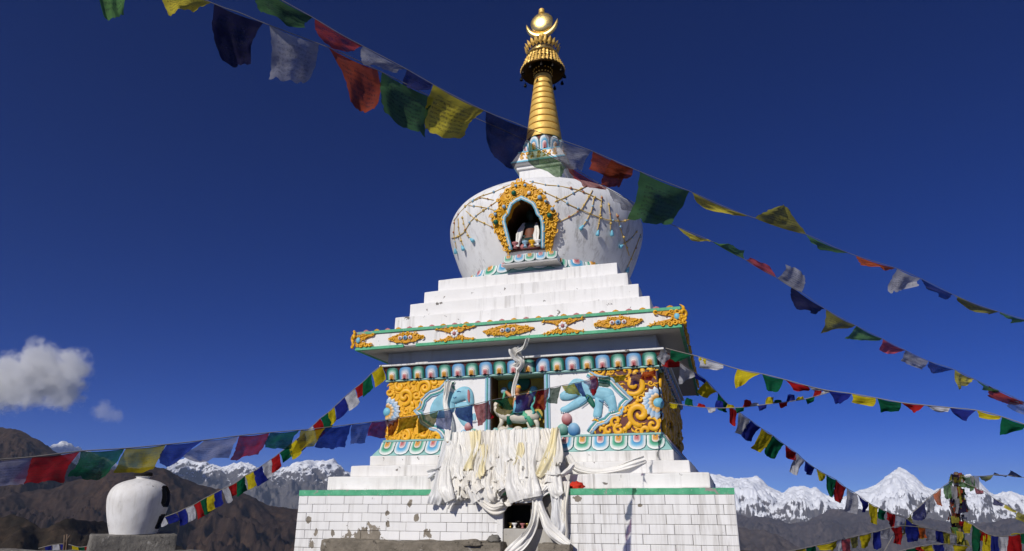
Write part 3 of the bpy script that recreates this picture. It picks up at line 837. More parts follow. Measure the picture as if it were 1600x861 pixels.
for row, (z, n) in enumerate(((10.40, 34), (10.49, 32), (10.58, 30), (10.67, 28))):
    r_, tl = para_r(z + .02)
    for k in range(n):
        a = 2 * math.pi * (k + .5 * (row % 2)) / n
        o = link('gilt_leaf', gl, None, PAR, ((r_ + .004) * math.cos(a), (r_ + .004) * math.sin(a), z), None)
        o.rotation_euler = (Matrix.Rotation(a + math.pi / 2, 3, 'Z') @ Matrix.Rotation(-tl + rnd.uniform(-.15, .15), 3, 'X') @ Matrix.Rotation(rnd.uniform(-.2, .2), 3, 'Z')).to_euler()
mb = MB()
mb.lathe([(.026, 0), (.030, .012), (.022, .03), (.016, .055), (.004, .066), (.002, .15)], 8); mb.ball((0, 0, -.006), .010, 6, 4)
bell = mb.mesh('bell'); bell.materials.append(M['bell'])
for k in range(12):
    a = 2 * math.pi * (k + .35) / 12
    link('bell', bell, None, PAR, (.466 * math.cos(a), .466 * math.sin(a), 10.235), None, 1.3)
mb = MB(); mb.lathe([(.30, 10.79), (.345, 10.80), (.35, 10.83), (.30, 10.845), (.275, 10.88), (.29, 10.91), (.27, 10.93), (.24, 11.06)], 40); CROWN = mb.build('crown_drum', M['gilt_bright'], STUPA)
cl = leaf_mesh(.10, .20, .03); cl.materials.append(M['gilt'])
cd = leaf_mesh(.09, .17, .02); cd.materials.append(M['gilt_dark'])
for k in range(22):
    a = 2 * math.pi * k / 22
    o = link('crown_leaf', cl, None, CROWN, (.305 * math.cos(a), .305 * math.sin(a), 10.91)); o.rotation_euler = (Matrix.Rotation(a + math.pi / 2, 3, 'Z') @ Matrix.Rotation(.5, 3, 'X')).to_euler()
    a += math.pi / 22
    o = link('crown_leaf', cd, None, CROWN, (.295 * math.cos(a), .295 * math.sin(a), 10.94)); o.rotation_euler = (Matrix.Rotation(a + math.pi / 2, 3, 'Z') @ Matrix.Rotation(.4, 3, 'X')).to_euler()
mb = MB(); mb.lathe([(.24, 11.05), (.18, 11.12), (.10, 11.20), (.09, 11.36)], 24); mb.build('crown_cap', M['gilt'], STUPA)
# crescent lying on its back, the sun disc cradled in it
def cres(u, v):
    t = (u - .5) * 2; a = -math.pi / 2 + t * 1.80; b = -math.pi / 2 + t * 1.62
    A = Vector((.368 * math.cos(a), 0, 11.67 + .368 * math.sin(a)))
    B = Vector((.305 * math.cos(b), 0, 11.765 + .305 * math.sin(b)))
    B = B.lerp(A, abs(t) ** 8)
    w = 2 * math.pi * v
    return (A + B) / 2 + (A - B) / 2 * math.cos(w) + Vector((0, math.sin(w) * .04 * max(.08, 1 - abs(t) ** 3), 0))
mb = MB(); mb.grid(cres, 40, 10); mb.build('crescent', M['gilt_bright'], STUPA)
mb = MB(); mb.ball((0, -.01, 11.715), (.258, .075, .258), 32, 18); mb.build('sun_disc', M['gilt_bright'], STUPA)
mb = MB(); mb.lathe([(.02, 11.93), (.06, 11.955), (.075, 11.98), (.06, 12.0), (.05, 12.01), (.068, 12.04), (.062, 12.07), (.02, 12.1), (.0, 12.12)], 16); mb.build('jewel_finial', M['gilt'], STUPA)

# ================================================================ relief work on the stupa
def curl_mesh(turns, r0, r1, n=22, seg=6):
    """a plaster scroll: the stem runs in and rolls up into a bulb; unit size, facing -Y"""
    mb = MB(); pts, rs = [], []
    for k in range(n + 1):
        t = k / n
        a = -math.pi * .55 + turns * 2 * math.pi * t
        rr = .92 * (1 - t) ** .85 + .05
        pts.append((rr * math.cos(a), -.10 - .16 * t, rr * math.sin(a)))
        rs.append(r0 + (r1 - r0) * math.sin(math.pi * min(1, t * .75 + .12)))
    mb.tube(pts, rs, seg)
    return mb.mesh('scroll')
def comma_mesh(n=12, seg=6):
    mb = MB(); pts, rs = [], []
    for k in range(n + 1):
        t = k / n
        pts.append((-.9 + 1.5 * t, -.12 * math.sin(math.pi * t) - .05, .45 * math.sin(2.6 * t) - .2)); rs.append(.08 + .26 * math.sin(math.pi * t ** 1.6) )
    mb.tube(pts, rs, seg); mb.ball((.62, -.16, .12), .30, 8, 6)
    return mb.mesh('leaf')
CURLS = [curl_mesh(1.25, .14, .30), curl_mesh(.9, .18, .36), curl_mesh(1.5, .11, .22), comma_mesh()]
def curl_set(mat):
    r = []
    for m in CURLS: c = m.copy(); c.materials.append(mat); r.append(c)
    return r
CG = curl_set(M['gold']); CO = curl_set(M['ochre'])
def scroll(parent, kind, p, ang, s, flip=False, az=0.0, depth=1.0, cs=CG, name='scroll'):
    o = link(name, cs[kind], None, parent, p)
    o.rotation_euler = (Matrix.Rotation(az, 3, 'Z') @ Matrix.Rotation(ang, 3, 'Y')).to_euler()
    o.scale = (-s if flip else s, s * depth, s)
    return o
def poly_fill(poly, r, seed, tries=2500, keep=(), sp=.82):
    rr = random.Random(seed); xs = [p[0] for p in poly]; zs = [p[1] for p in poly]; out = list(keep); res = []
    for _ in range(tries):
        q = (rr.uniform(min(xs), max(xs)), rr.uniform(min(zs), max(zs)))
        s = rr.uniform(*r)
        if not in_poly(q[0], q[1], poly): continue
        if any(math.dist(q, o[:2]) < (s + o[2]) * sp for o in out): continue
        out.append((q[0], q[1], s)); res.append((q[0], q[1], s))
    return res
FP = lambda px, py, Y=WY: (on_y(px, py, Y).x, on_y(px, py, Y).z)

# --- corner ornaments of the body wall
Z1_ = lambda x, y: FP(590 + x / 5.74, 570 + y / 5.74)
Z2_ = lambda x, y: FP(860 + x / 5.74, 560 + y / 5.74)
WZ0, WZ1 = 2.533, 3.438
left_line = [Z1_(*p) for p in ((640, 112), (600, 175), (560, 215), (515, 232), (470, 245), (430, 280), (400, 310), (392, 345), (380, 380), (335, 415), (372, 452), (384, 485), (392, 520), (430, 548), (480, 580), (530, 592), (565, 620), (585, 655), (592, 690))]
right_line = [Z2_(*p) for p in ((350, 95), (378, 135), (410, 155), (470, 168), (520, 172), (560, 190), (590, 222), (615, 250), (665, 300), (735, 365), (690, 400), (660, 430), (650, 470), (640, 500), (600, 518), (550, 530), (528, 555), (510, 575), (470, 588), (430, 600), (395, 640), (372, 682))]
def clampz(p): return (p[0], min(WZ1, max(WZ0, p[1])))
left_line = [clampz(p) for p in left_line]; right_line = [clampz(p) for p in right_line]
left_line[0] = (left_line[0][0], WZ1); left_line[-1] = (left_line[-1][0], WZ0)
right_line[0] = (right_line[0][0], WZ1); right_line[-1] = (right_line[-1][0], WZ0)
def corner(line, edge_x, platemat, bigs, Zf, seed, side):
    poly = [(edge_x, WZ1)] + line + [(edge_x, WZ0)]
    mb = MB(); mb.prism(poly, WY - .012, WY + .01)
    plate = mb.build('corner_ornament', platemat, STUPA)
    for i, (dx, r, m, lift) in enumerate(((.000, .022, 'pale_blue', .014), (.034, .013, 'trim_white', .012), (.056, .012, 'teal', .012), (.078, .012, 'pale_blue', .008))):
        mb = MB()
        cx = (NX0 + NX1) / 2
        pts = []
        for k, p in enumerate(line):
            a, b = Vector(line[max(k - 1, 0)]), Vector(line[min(k + 1, len(line) - 1)]); t = (b - a).normalized()
            pts.append((p[0] - t.y * dx * side, WY - lift, p[1] + t.x * dx * side))
        mb.tube(pts, r, 6); mb.build('cusped_moulding', M[m], STUPA)
    used = []
    for (zx, zy, s, k, ang, fl) in bigs:
        q = Zf(zx, zy); used.append((q[0], q[1], s * 1.05))
        scroll(plate, k, (q[0], WY - .012, q[1]), ang, s * 1.12, fl, 0, .55)
    fx, fz = flower_c[side]
    for rr in (.07, .14, .19): 
        for k in range(10): used.append((fx + rr * math.cos(k * .628), fz + rr * math.sin(k * .628), .05))
    r2 = random.Random(seed)
    inner = [(p[0], p[1]) for p in poly]
    for (x, z, s) in poly_fill(inner, (.035, .065), seed, 3500, used, .70):
        scroll(plate, r2.choice((0, 1, 1, 3, 3)), (x, WY - .010, z), r2.uniform(0, 6.28), s * 1.1, r2.random() < .5, 0, .7)
    return plate
flower_c = {1: (-2.10, on_y(606, 644, WY).z), -1: (2.10, on_y(1028, 630, WY).z)}
corner(left_line, -2.118, M['gold'], [(250, 285, .125, 0, 0, False), (430, 205, .115, 0, 1.2, True), (205, 190, .085, 1, 2.5, False), (320, 160, .085, 1, .5, True), (520, 150, .075, 1, 3.6, False), (350, 275, .08, 0, 2.2, True), (305, 360, .10, 3, 1.2, False), (410, 600, .095, 0, 4.0, True), (520, 640, .085, 1, .3, False), (250, 640, .09, 1, 3.3, True), (330, 560, .10, 3, 5, False)], Z1_, 5, 1)
corner(right_line, 2.118, M['maroon'], [(755, 235, .14, 0, .6, False), (800, 500, .15, 0, 0, True), (450, 110, .07, 0, 1, False), (880, 110, .09, 1, 2.0, False), (780, 130, .09, 1, 4, True), (680, 115, .07, 1, 0, False), (590, 560, .085, 0, 5.5, True), (460, 650, .07, 1, .5, False), (920, 595, .095, 0, 2.6, True), (690, 590, .11, 3, 2.2, False), (860, 650, .08, 1, 0, True), (730, 330, .08, 3, .8, False), (745, 400, .09, 3, 2.6, True), (620, 640, .08, 1, 3, False), (900, 160, .09, 3, .4, True), (600, 100, .06, 1, 1, True)], Z2_, 9, -1)
def radial_petal(L, w, b):
    mb = MB()
    def fn(u, v):
        x = (u - .5) * w * math.sqrt(max(0, 1 - (v * 1.45 - .55) ** 2 * 1.15))
        return Vector((x, -b * math.sin(math.pi * min(1, v * .9 + .05)) - b * .5 * (1 - (2 * u - 1) ** 2), L * v - (abs(u - .5) * 2) ** 2 * L * .10 * v))
    mb.grid(fn, 6, 6); return mb.mesh('flower_petal')
def petal_uvmat(name, c0, c1):
    t = NT(name); uv = t.n('UVMap'); sx = t.n('SeparateXYZ'); t.l(uv.outputs[0], sx.inputs[0])
    t.bsdf(t.ramp(sx.outputs[1], [(.25, c0), (.95, c1)]), .5, 0, None, .4); return t.m
M['fl_blue'] = petal_uvmat('flower_blue', lin(70, 150, 205, .8), (.76, .80, .80, 1))
M['fl_yellow'] = petal_uvmat('flower_yellow', lin(225, 165, 60, .8), (.80, .74, .60, 1))
fo = radial_petal(.12, .085, .025); fo.materials.append(M['fl_blue'])
fi = radial_petal(.095, .07, .025); fi.materials.append(M['fl_yellow'])
for side in (1, -1):
    fx, fz = flower_c[side]; ex = -2.12 * side
    mb = MB(); mb.ball((ex + .012 * side, WY + .012, fz), .088, 16, 12)
    FLW = mb.build('lotus_flower', M['blue'], STUPA)
    mb = MB(); mb.tube([(ex + side * .115 * math.cos(a), WY - .02, fz + .115 * math.sin(a)) for a in [R(d) for d in range(-88, 89, 11)]], .014, 6); mb.build('flower_rim', M['pale_teal'], STUPA)
    for n, rad, me, jit in ((9, .118, fo, 0), (8, .098, fo, .5), (7, .062, fi, .2)):
        for k in range(n):
            a = -math.pi / 2 + math.pi * (k + .5) / n
            o = link('flower_petal', me, None, FLW, (ex + side * rad * math.cos(a) * .98, WY - .018 - .012 * (n == 7) - .006 * jit, fz + rad * math.sin(a)))
            o.rotation_euler = (0, (math.pi / 2 - a) * side, 0)
    if side == -1:
        for n, rad, me in ((9, .115, fo), (7, .06, fi)):
            for k in range(n):
                a = -math.pi / 2 + math.pi * (k + .5) / n
                o = link('flower_petal', me, None, FLW, (2.135, WY + rad * math.cos(a), fz + rad * math.sin(a)))
                o.rotation_euler = (Matrix.Rotation(math.pi / 2, 3, 'Z') @ Matrix.Rotation(math.pi / 2 - a, 3, 'Y')).to_euler()

# --- the shaded right face of the body: carved bands and scrolls
mb = MB(); mb.box(2.118, 2.132, -2.0, 2.9, 2.56, 3.42); SIDE = mb.build('side_relief', M['maroon'], STUPA)
for (x, z, s) in poly_fill([(-2.0, 2.58), (2.88, 2.58), (2.88, 3.4), (-2.0, 3.4)], (.09, .15), 21, 1500):
    scroll(SIDE, rnd.choice((0, 1, 2, 3)), (2.135, x, z), rnd.uniform(0, 6.28), s, rnd.random() < .5, math.pi / 2, .9)

# --- animals and jewels in low relief
def relief(name, poly, Y, thick, mat, parent, cell=.012):
    """inflated outline standing proud of the wall"""
    xs = [p[0] for p in poly]; zs = [p[1] for p in poly]
    nx, nz = int((max(xs) - min(xs)) / cell) + 3, int((max(zs) - min(zs)) / cell) + 3
    x0, z0 = min(xs) - cell, min(zs) - cell
    segs = list(zip(poly, poly[1:] + poly[:1]))
    def near(x, z):
        best = 9; bp = None
        for (a, b), (c, d) in segs:
            dx, dz = c - a, d - b; L = dx * dx + dz * dz
            t = max(0, min(1, ((x - a) * dx + (z - b) * dz) / L)) if L else 0
            q = (a + dx * t, b + dz * t); e = math.dist((x, z), q)
            if e < best: best, bp = e, q
        return best, bp
    idx = {}; v = []; f = []
    for j in range(nz):
        for i in range(nx):
            x, z = x0 + i * cell, z0 + j * cell
            ins = in_poly(x, z, poly); d, q = near(x, z)
            if ins: h = thick * min(1, math.sqrt(d / (thick * 1.6)) if d > 0 else 0); idx[i, j] = len(v); v.append((x, Y - h, z))
            elif d < cell * 1.0: idx[i, j] = len(v); v.append((q[0], Y + .004, q[1]))
    for j in range(nz - 1):
        for i in range(nx - 1):
            ks = [(i, j), (i + 1, j), (i + 1, j + 1), (i, j + 1)]
            ks = [idx[k] for k in ks if k in idx]
            if len(ks) >= 3: f.append(tuple(ks))
    mb = MB(); mb.add(v, f, None, True)
    return mb.build(name, mat, parent)
def rel(name, Zf, pts, thick, mat, parent, dy=0.0): return relief(name, resample_closed([Zf(*p) for p in pts]), WY + .002 - dy * .6, thick * .55, mat, parent)
def resample_closed(p):                        # round the corners (one Chaikin pass, twice)
    for _ in range(2):
        o = []
        for a, b in zip(p, p[1:] + p[:1]):
            o += [(a[0] * .75 + b[0] * .25, a[1] * .75 + b[1] * .25), (a[0] * .25 + b[0] * .75, a[1] * .25 + b[1] * .75)]
        p = o
    return p
E1 = rel('elephant_relief', Z2_, ((175, 215), (205, 182), (250, 176), (310, 195), (360, 235), (430, 255), (500, 262), (548, 272), (580, 320), (565, 372), (500, 390), (440, 380), (400, 360), (340, 370), (290, 355), (230, 335), (190, 300), (165, 260)), .07, M['elephant'], STUPA)
E1['label'] = 'blue elephant relief striding left on the right panel'
rel('head', Z2_, ((268, 205), (210, 192), (165, 225), (150, 275), (118, 298), (88, 315), (82, 350), (98, 376), (150, 380), (205, 364), (245, 345), (285, 300)), .05, M['elephant'], E1, .03)
rel('leg', Z2_, ((335, 325), (250, 345), (190, 388), (140, 425), (95, 440), (84, 470), (108, 494), (150, 492), (200, 465), (270, 435), (335, 395), (350, 355)), .05, M['elephant'], E1, .02)
rel('leg', Z2_, ((398, 340), (400, 400), (393, 450), (384, 500), (384, 532), (420, 542), (456, 532), (466, 480), (472, 420), (478, 370)), .05, M['elephant'], E1, .03)
rel('leg', Z2_, ((440, 325), (480, 380), (522, 430), (520, 470), (524, 494), (560, 486), (598, 474), (598, 440), (590, 380), (575, 310)), .05, M['elephant'], E1, .015)
rel('saddle_cloth', Z2_, ((345, 165), (430, 160), (430, 250), (405, 345), (365, 330), (375, 230)), .03, paint('saddle_red', lin(150, 45, 50, .8), .6), E1, .06)
rel('saddle_blanket', Z2_, ((305, 330), (350, 320), (395, 380), (410, 440), (380, 445), (330, 380)), .02, M['deep_green'], E1, .06)
E2 = rel('elephant_relief', Z1_, ((462, 445), (475, 365), (515, 300), (575, 248), (640, 228), (685, 255), (700, 340), (695, 420), (640, 455), (600, 480), (540, 482), (480, 480)), .06, M['elephant'], STUPA)
E2['label'] = 'blue elephant relief with head turned back on the left panel'
rel('head', Z1_, ((655, 335), (675, 268), (715, 218), (770, 192), (825, 200), (855, 238), (866, 290), (868, 360), (835, 375), (805, 345), (795, 312), (765, 322), (720, 340), (672, 352)), .075, M['elephant'], E2, .03)
rel('chest', Z1_, ((690, 345), (698, 420), (715, 480), (770, 560), (838, 572), (856, 500), (850, 420), (860, 345), (800, 325)), .05, M['elephant'], E2, .0)
rel('leg', Z1_, ((846, 445), (870, 425), (888, 465), (884, 510), (852, 515)), .03, M['elephant'], E2, .0)
rel('ear', Z1_, ((815, 225), (835, 228), (842, 290), (838, 350), (822, 340), (812, 280)), .03, M['pink'], E2, .09)
for zf_, par_, spots in ((Z2_, E1, ((96, 478), (112, 488), (130, 490), (394, 534), (412, 538), (432, 536), (532, 486), (552, 484), (572, 478))), (Z1_, E2, ((856, 508), (868, 508), (879, 502)))):
    for zx, zy in spots:
        q = zf_(zx, zy); MB().ball((q[0], WY - .03, q[1]), .011, 8, 6).build('toenail', M['trim_white'], par_)
for zf_, par_, line in ((Z1_, E2, ((724, 246), (742, 240), (760, 248))), (Z1_, E2, ((690, 300), (705, 302), (720, 292))), (Z2_, E1, ((205, 250), (222, 244), (238, 252))), (Z2_, E1, ((350, 345), (330, 380), (270, 425))), (Z2_, E1, ((440, 380), (480, 392), (520, 430)))):
    mb = MB(); mb.tube([(zf_(*p)[0], WY - .062, zf_(*p)[1]) for p in line], .006, 5); mb.build('painted_line', M['deep_blue'], par_)
M['jewel_pink'] = petal_uvmat('jewel_pink', lin(175, 85, 85, .8), lin(235, 200, 200, .8))
M['jewel_blue'] = petal_uvmat('jewel_blue', lin(55, 125, 185, .8), lin(170, 215, 235, .8))
M['jewel_green'] = petal_uvmat('jewel_green', lin(15, 105, 90, .8), lin(165, 215, 200, .8))
for Zf, lst in ((Z2_, ((148, 545, 50, 'pink', 0), (110, 645, 54, 'green', 0), (212, 640, 56, 'blue', .012))), (Z1_, ((818, 560, 42, 'pink', 0), (780, 628, 46, 'blue', 0), (866, 622, 46, 'green', .012)))):
    for zx, zy, zr, c, dy in lst:
        q = Zf(zx, zy); rr = zr / 5.74 / 110
        MB().ball((q[0], WY - .01 - dy, q[1]), (rr, .05, rr * 1.12), 18, 12).build('wish_jewel', M['jewel_' + c], STUPA)
q = Z2_(405, 560); scroll(STUPA, 3, (q[0], WY - .01, q[1]), .3, .055, False, 0, .8, name='gold_tuft')
for zx, zy, s in ((625, 150, .05), (680, 160, .045), (655, 195, .05), (690, 205, .04)):
    q = Z1_(zx, zy); o = scroll(STUPA, 3, (q[0], WY - .02, q[1]), rnd.uniform(0, 6), s, False, 0, .8, curl_set(M['deep_green']), 'painted_leaf')

# --- gold work on the cornice face
CY = -CB - .001
def lens(cx, cz, hw, hh, n=36):
    o = []
    for k in range(n):
        a = 2 * math.pi * k / n; c, s_ = math.cos(a), math.sin(a)
        o.append((cx + hw * math.copysign(abs(c) ** 1.1, c) * (1 + .05 * math.sin(7 * a)), cz + hh * math.copysign(abs(s_) ** .95, s_) * (1 + .12 * math.sin(11 * a)) * (1 - .35 * abs(c))))
    return o
def fan(cx, zc, hw, hh, up):                    # half of an X: broad at the strip, narrow at the middle
    z_edge = zc + (hh if up else -hh); sg = 1 if up else -1
    pts = [(-1, 0), (-.75, .22), (-.5, .38), (-.28, .75), (0, .95), (.28, .75), (.5, .38), (.75, .22), (1, 0)]
    return [(cx + x * hw, z_edge - sg * h * hh) for x, h in pts]
CZc = 4.052
for px, py, hwp in ((634, 528, 27), (794, 516, 40), (966, 504, 38)):
    c = on_y(px, py, CY); hw = abs(on_y(px + hwp, py, CY).x - c.x); hh = .088
    lp = lens(c.x, c.z, hw, hh)
    mb = MB(); mb.prism(lp, CY - .012, CY + .01); PLT = mb.build('cornice_ornament', M['ochre'], STUPA)
    keep = [(c.x + d, c.z, .03) for d in (-.1, -.05, 0, .05, .1)]
    for (x, z, s) in poly_fill(lp, (.022, .042), int(px), 1500, keep):
        scroll(PLT, rnd.choice((0, 1, 3, 3)), (x, CY - .014, z), rnd.uniform(0, 6.28), s, x < c.x, 0, .9)
    for d, m, r in ((-.085, 'trim_white', .032), (.085, 'trim_white', .032), (0, 'pale_blue', .036)):
        MB().ball((c.x + d, CY - .022, c.z), (r * 1.15, .022, r), 12, 8).build('setting', M[m], PLT)
        MB().ball((c.x + d, CY - .040, c.z), (r * .55, .016, r * .55), 10, 6).build('stone', M['deep_blue' if d == 0 else 'pink'], PLT)
for px, py, hwp in ((711, 522, 33), (880, 510, 35)):
    c = on_y(px, py, CY); hw = abs(on_y(px + hwp, py, CY).x - c.x)
    for upd in (True, False):
        lp = fan(c.x, c.z, hw, .098, upd)
        mb = MB(); mb.prism(lp, CY - .012, CY + .01); PLT = mb.build('cornice_ornament', M['ochre'], STUPA)
        for (x, z, s) in poly_fill(lp, (.02, .042), int(px) + upd, 1200, [(c.x, c.z, .05)]):
            scroll(PLT, rnd.choice((0, 1, 3, 3)), (x, CY - .014, z), rnd.uniform(0, 6.28), s, x < c.x, 0, .9)
    FL = MB().ball((c.x, CY - .03, c.z), .03, 10, 8).build('cornice_flower', M['pink'], STUPA)
    for k in range(7):
        a = 6.283 * k / 7
        MB().ball((c.x + .045 * math.cos(a), CY - .02, c.z + .045 * math.sin(a)), (.026, .02, .026), 8, 6).build('flower_petal', M['trim_white'], FL)
for sgn, pts in ((-1, ((-2.545, 4.15), (-2.2, 4.15), (-2.3, 4.10), (-2.42, 4.07), (-2.47, 4.05), (-2.42, 4.03), (-2.3, 4.0), (-2.22, 3.955), (-2.545, 3.955))), (1, ((2.545, 4.15), (2.17, 4.15), (2.27, 4.10), (2.40, 4.07), (2.44, 4.05), (2.38, 4.03), (2.2, 4.0), (2.06, 3.955), (2.545, 3.955)))):
    lp = list(pts); mb = MB(); mb.prism(lp, CY - .010, CY + .01); PLT = mb.build('cornice_ornament', M['ochre'], STUPA)
    for (x, z, s) in poly_fill(lp, (.025, .045), 77 + sgn, 1500):
        scroll(PLT, rnd.choice((0, 1, 3, 3)), (x, CY - .014, z), rnd.uniform(0, 6.28), s, sgn > 0, 0, .9)
    for k, (dz, s, an) in enumerate(((.05, .075, .4), (-.03, .06, 2.2), (.12, .07, 1.2), (-.08, .05, 3.4), (.02, .05, 5))):
        scroll(PLT, (1, 3, 3, 1, 3)[k], (sgn * (2.565 + .02 * (k % 2)), CY - .01, 4.05 + dz), an, s, sgn < 0, R(35) * sgn, 1.1, name='corner_leaf')
    MB().ball((sgn * 2.49, CY - .02, 4.06), (.04, .02, .05), 10, 8).build('stone', M['blue'], PLT)
for k in range(56):                              # right flank, seen edge-on
    y = -2.45 + 6.3 * k / 56
    scroll(CORN, rnd.choice((1, 3)), (CB + .012, y, 4.05 + rnd.uniform(-.05, .05)), rnd.uniform(0, 6), rnd.uniform(.045, .08), rnd.random() < .5, math.pi / 2, 1.0)
tipA = leaf_mesh(.11, .06, .02); tipA.materials.append(M['pink']); tipB = leaf_mesh(.11, .06, .02); tipB.materials.append(M['ochre'])
for k in range(26):
    x = -2.4 + 4.8 * k / 25
    link('cornice_bud', (tipA, tipB)[k % 2], None, CORN, (x, -2.50, 4.185))
    if k < 18: link('cornice_bud', (tipA, tipB)[k % 2], None, CORN, (2.5, -2.3 + k * .28, 4.185), (0, 0, math.pi / 2))

# --- scrolls and stones on the niche surround
for (x, y, s) in poly_fill([(a, -b) for a, b in FA] + [(a, -b) for a, b in FB[::-1]], (2.6, 5.4), 13, 6000):
    p = dpt(x, -y, .095); az = math.atan2(p.x, -p.y) * .4
    scroll(FRAME, rnd.choice((0, 0, 1, 2, 3)), p, rnd.uniform(0, 6.28), s / 80.0, rnd.random() < .5, az, .6, CG)
for x, y, r, m in ((806, 306, .045, 'deep_green'), (791, 327, .032, 'pale_blue'), (779, 351, .045, 'deep_green'), (778, 339, .03, 'pale_blue'), (845, 313, .038, 'pale_blue'), (860, 341, .045, 'deep_green'), (864, 331, .032, 'pale_blue'), (829, 306, .032, 'trim_white'), (809, 295, .028, 'pale_blue'), (823, 294, .028, 'pale_blue'), (854, 319, .025, 'pale_blue')):
    p = dpt(x, y, .12); MB().ball(p, r, 10, 8).build('stone', M[m], FRAME)
# --- gold scrolls on the harmika box
for side in range(2):
    for k in range(14):
        u, w_ = -.42 + .84 * (k // 2 + .5) / 7, .07 + .10 * (k % 2)
        y = .535 - .105 * (w_ / .234) + .01
        p = (u * .95, -y, 8.026 + w_) if side == 0 else (y, u * .95, 8.026 + w_)
        scroll(HBOX, (0, 1, 3)[k % 3], p, rnd.uniform(0, 6), .045, k % 2 == 0, 0 if side == 0 else math.pi / 2, .8)

# --- bead garlands modelled on the dome
Q = lambda x, y: (680 + x / 3.589, 210 + y / 3.589)
M['cord_gold'] = paint('garland_gold', lin(232, 196, 110, .85), .5, .2, .15)
bead = MB().ball((0, 0, 0), 1, 8, 6).mesh('bead'); bead.materials.append(M['cord_gold'])
beadr = MB().ball((0, 0, 0), 1, 8, 6).mesh('bead'); beadr.materials.append(paint('bead_coral', lin(200, 130, 95, .8), .5))
beadb = MB().ball((0, 0, 0), 1, 8, 6).mesh('bead'); beadb.materials.append(M['pale_blue'])
mbt = MB(); mbt.lathe([(.002, .0), (.012, -.005), (.024, -.035), (.042, -.10), (.036, -.125), (.004, -.135)], 10); tass = mbt.mesh('tassel'); tass.materials.append(M['blue'])
def chain(pts, rr=.007, beads=True, tassel=False, seed=0):
    P = [on_dome(*Q(*p), lift=.012) for p in resample(pts, max(6, len(pts) * 4))]
    P = [p for p in P if p is not None]
    if len(P) < 3: return
    mb = MB(); mb.tube(P, rr, 5); ch = mb.build('garland_chain', M['cord_gold'], DOMEO)
    r_ = random.Random(seed)
    if beads:
        for k in range(1, len(P) - 1, 4):
            o = link('bead', r_.choice((bead, bead, beadr, beadb)), None, DOMEO, P[k] + Vector((P[k].x, P[k].y, 0)).normalized() * .008, None, r_.uniform(.014, .026))
    if tassel:
        o = link('tassel', tass, None, DOMEO, P[-1] + Vector((P[-1].x, P[-1].y, 0)).normalized() * .03, None, .85)
        d = (P[-1] - P[-2]).normalized(); o.rotation_euler = Vector((0, 0, -1)).rotation_difference(d).to_euler()
for i, (pts, te) in enumerate((
    (((530, 265), (620, 285), (700, 292), (790, 310), (870, 340), (940, 380)), 0),
    (((600, 320), (700, 365), (760, 400), (830, 430), (900, 460), (960, 480), (1050, 490), (1110, 470)), 0),
    (((690, 495), (760, 460), (820, 420), (855, 360), (880, 315)), 0),
    (((670, 380), (740, 350), (800, 315), (850, 290)), 0),
    (((890, 350), (875, 430), (845, 490), (828, 512)), 1), (((932, 345), (926, 430), (916, 500), (908, 540)), 1), (((970, 385), (980, 460), (982, 540)), 1),
    (((1015, 445), (1040, 540), (1060, 600), (1085, 680)), 0), (((1130, 540), (1100, 582), (1045, 622)), 1), (((1150, 560), (1120, 640), (1075, 745)), 1),
    (((455, 272), (400, 293), (330, 325), (250, 350), (190, 388), (140, 440), (108, 485)), 0),
    (((350, 432), (300, 415), (240, 405), (190, 400)), 0), (((370, 360), (300, 410), (240, 450), (200, 490), (165, 550), (130, 575), (95, 582)), 0),
    (((330, 525), (280, 500), (225, 475), (175, 430)), 0), (((155, 460), (165, 515), (188, 570), (205, 585)), 1), (((133, 470), (135, 540), (152, 605), (160, 625)), 1), (((112, 485), (107, 560), (122, 640)), 1),
    (((205, 380), (260, 355), (330, 370)), 0))):
    chain(pts, .0075, True, te, i)

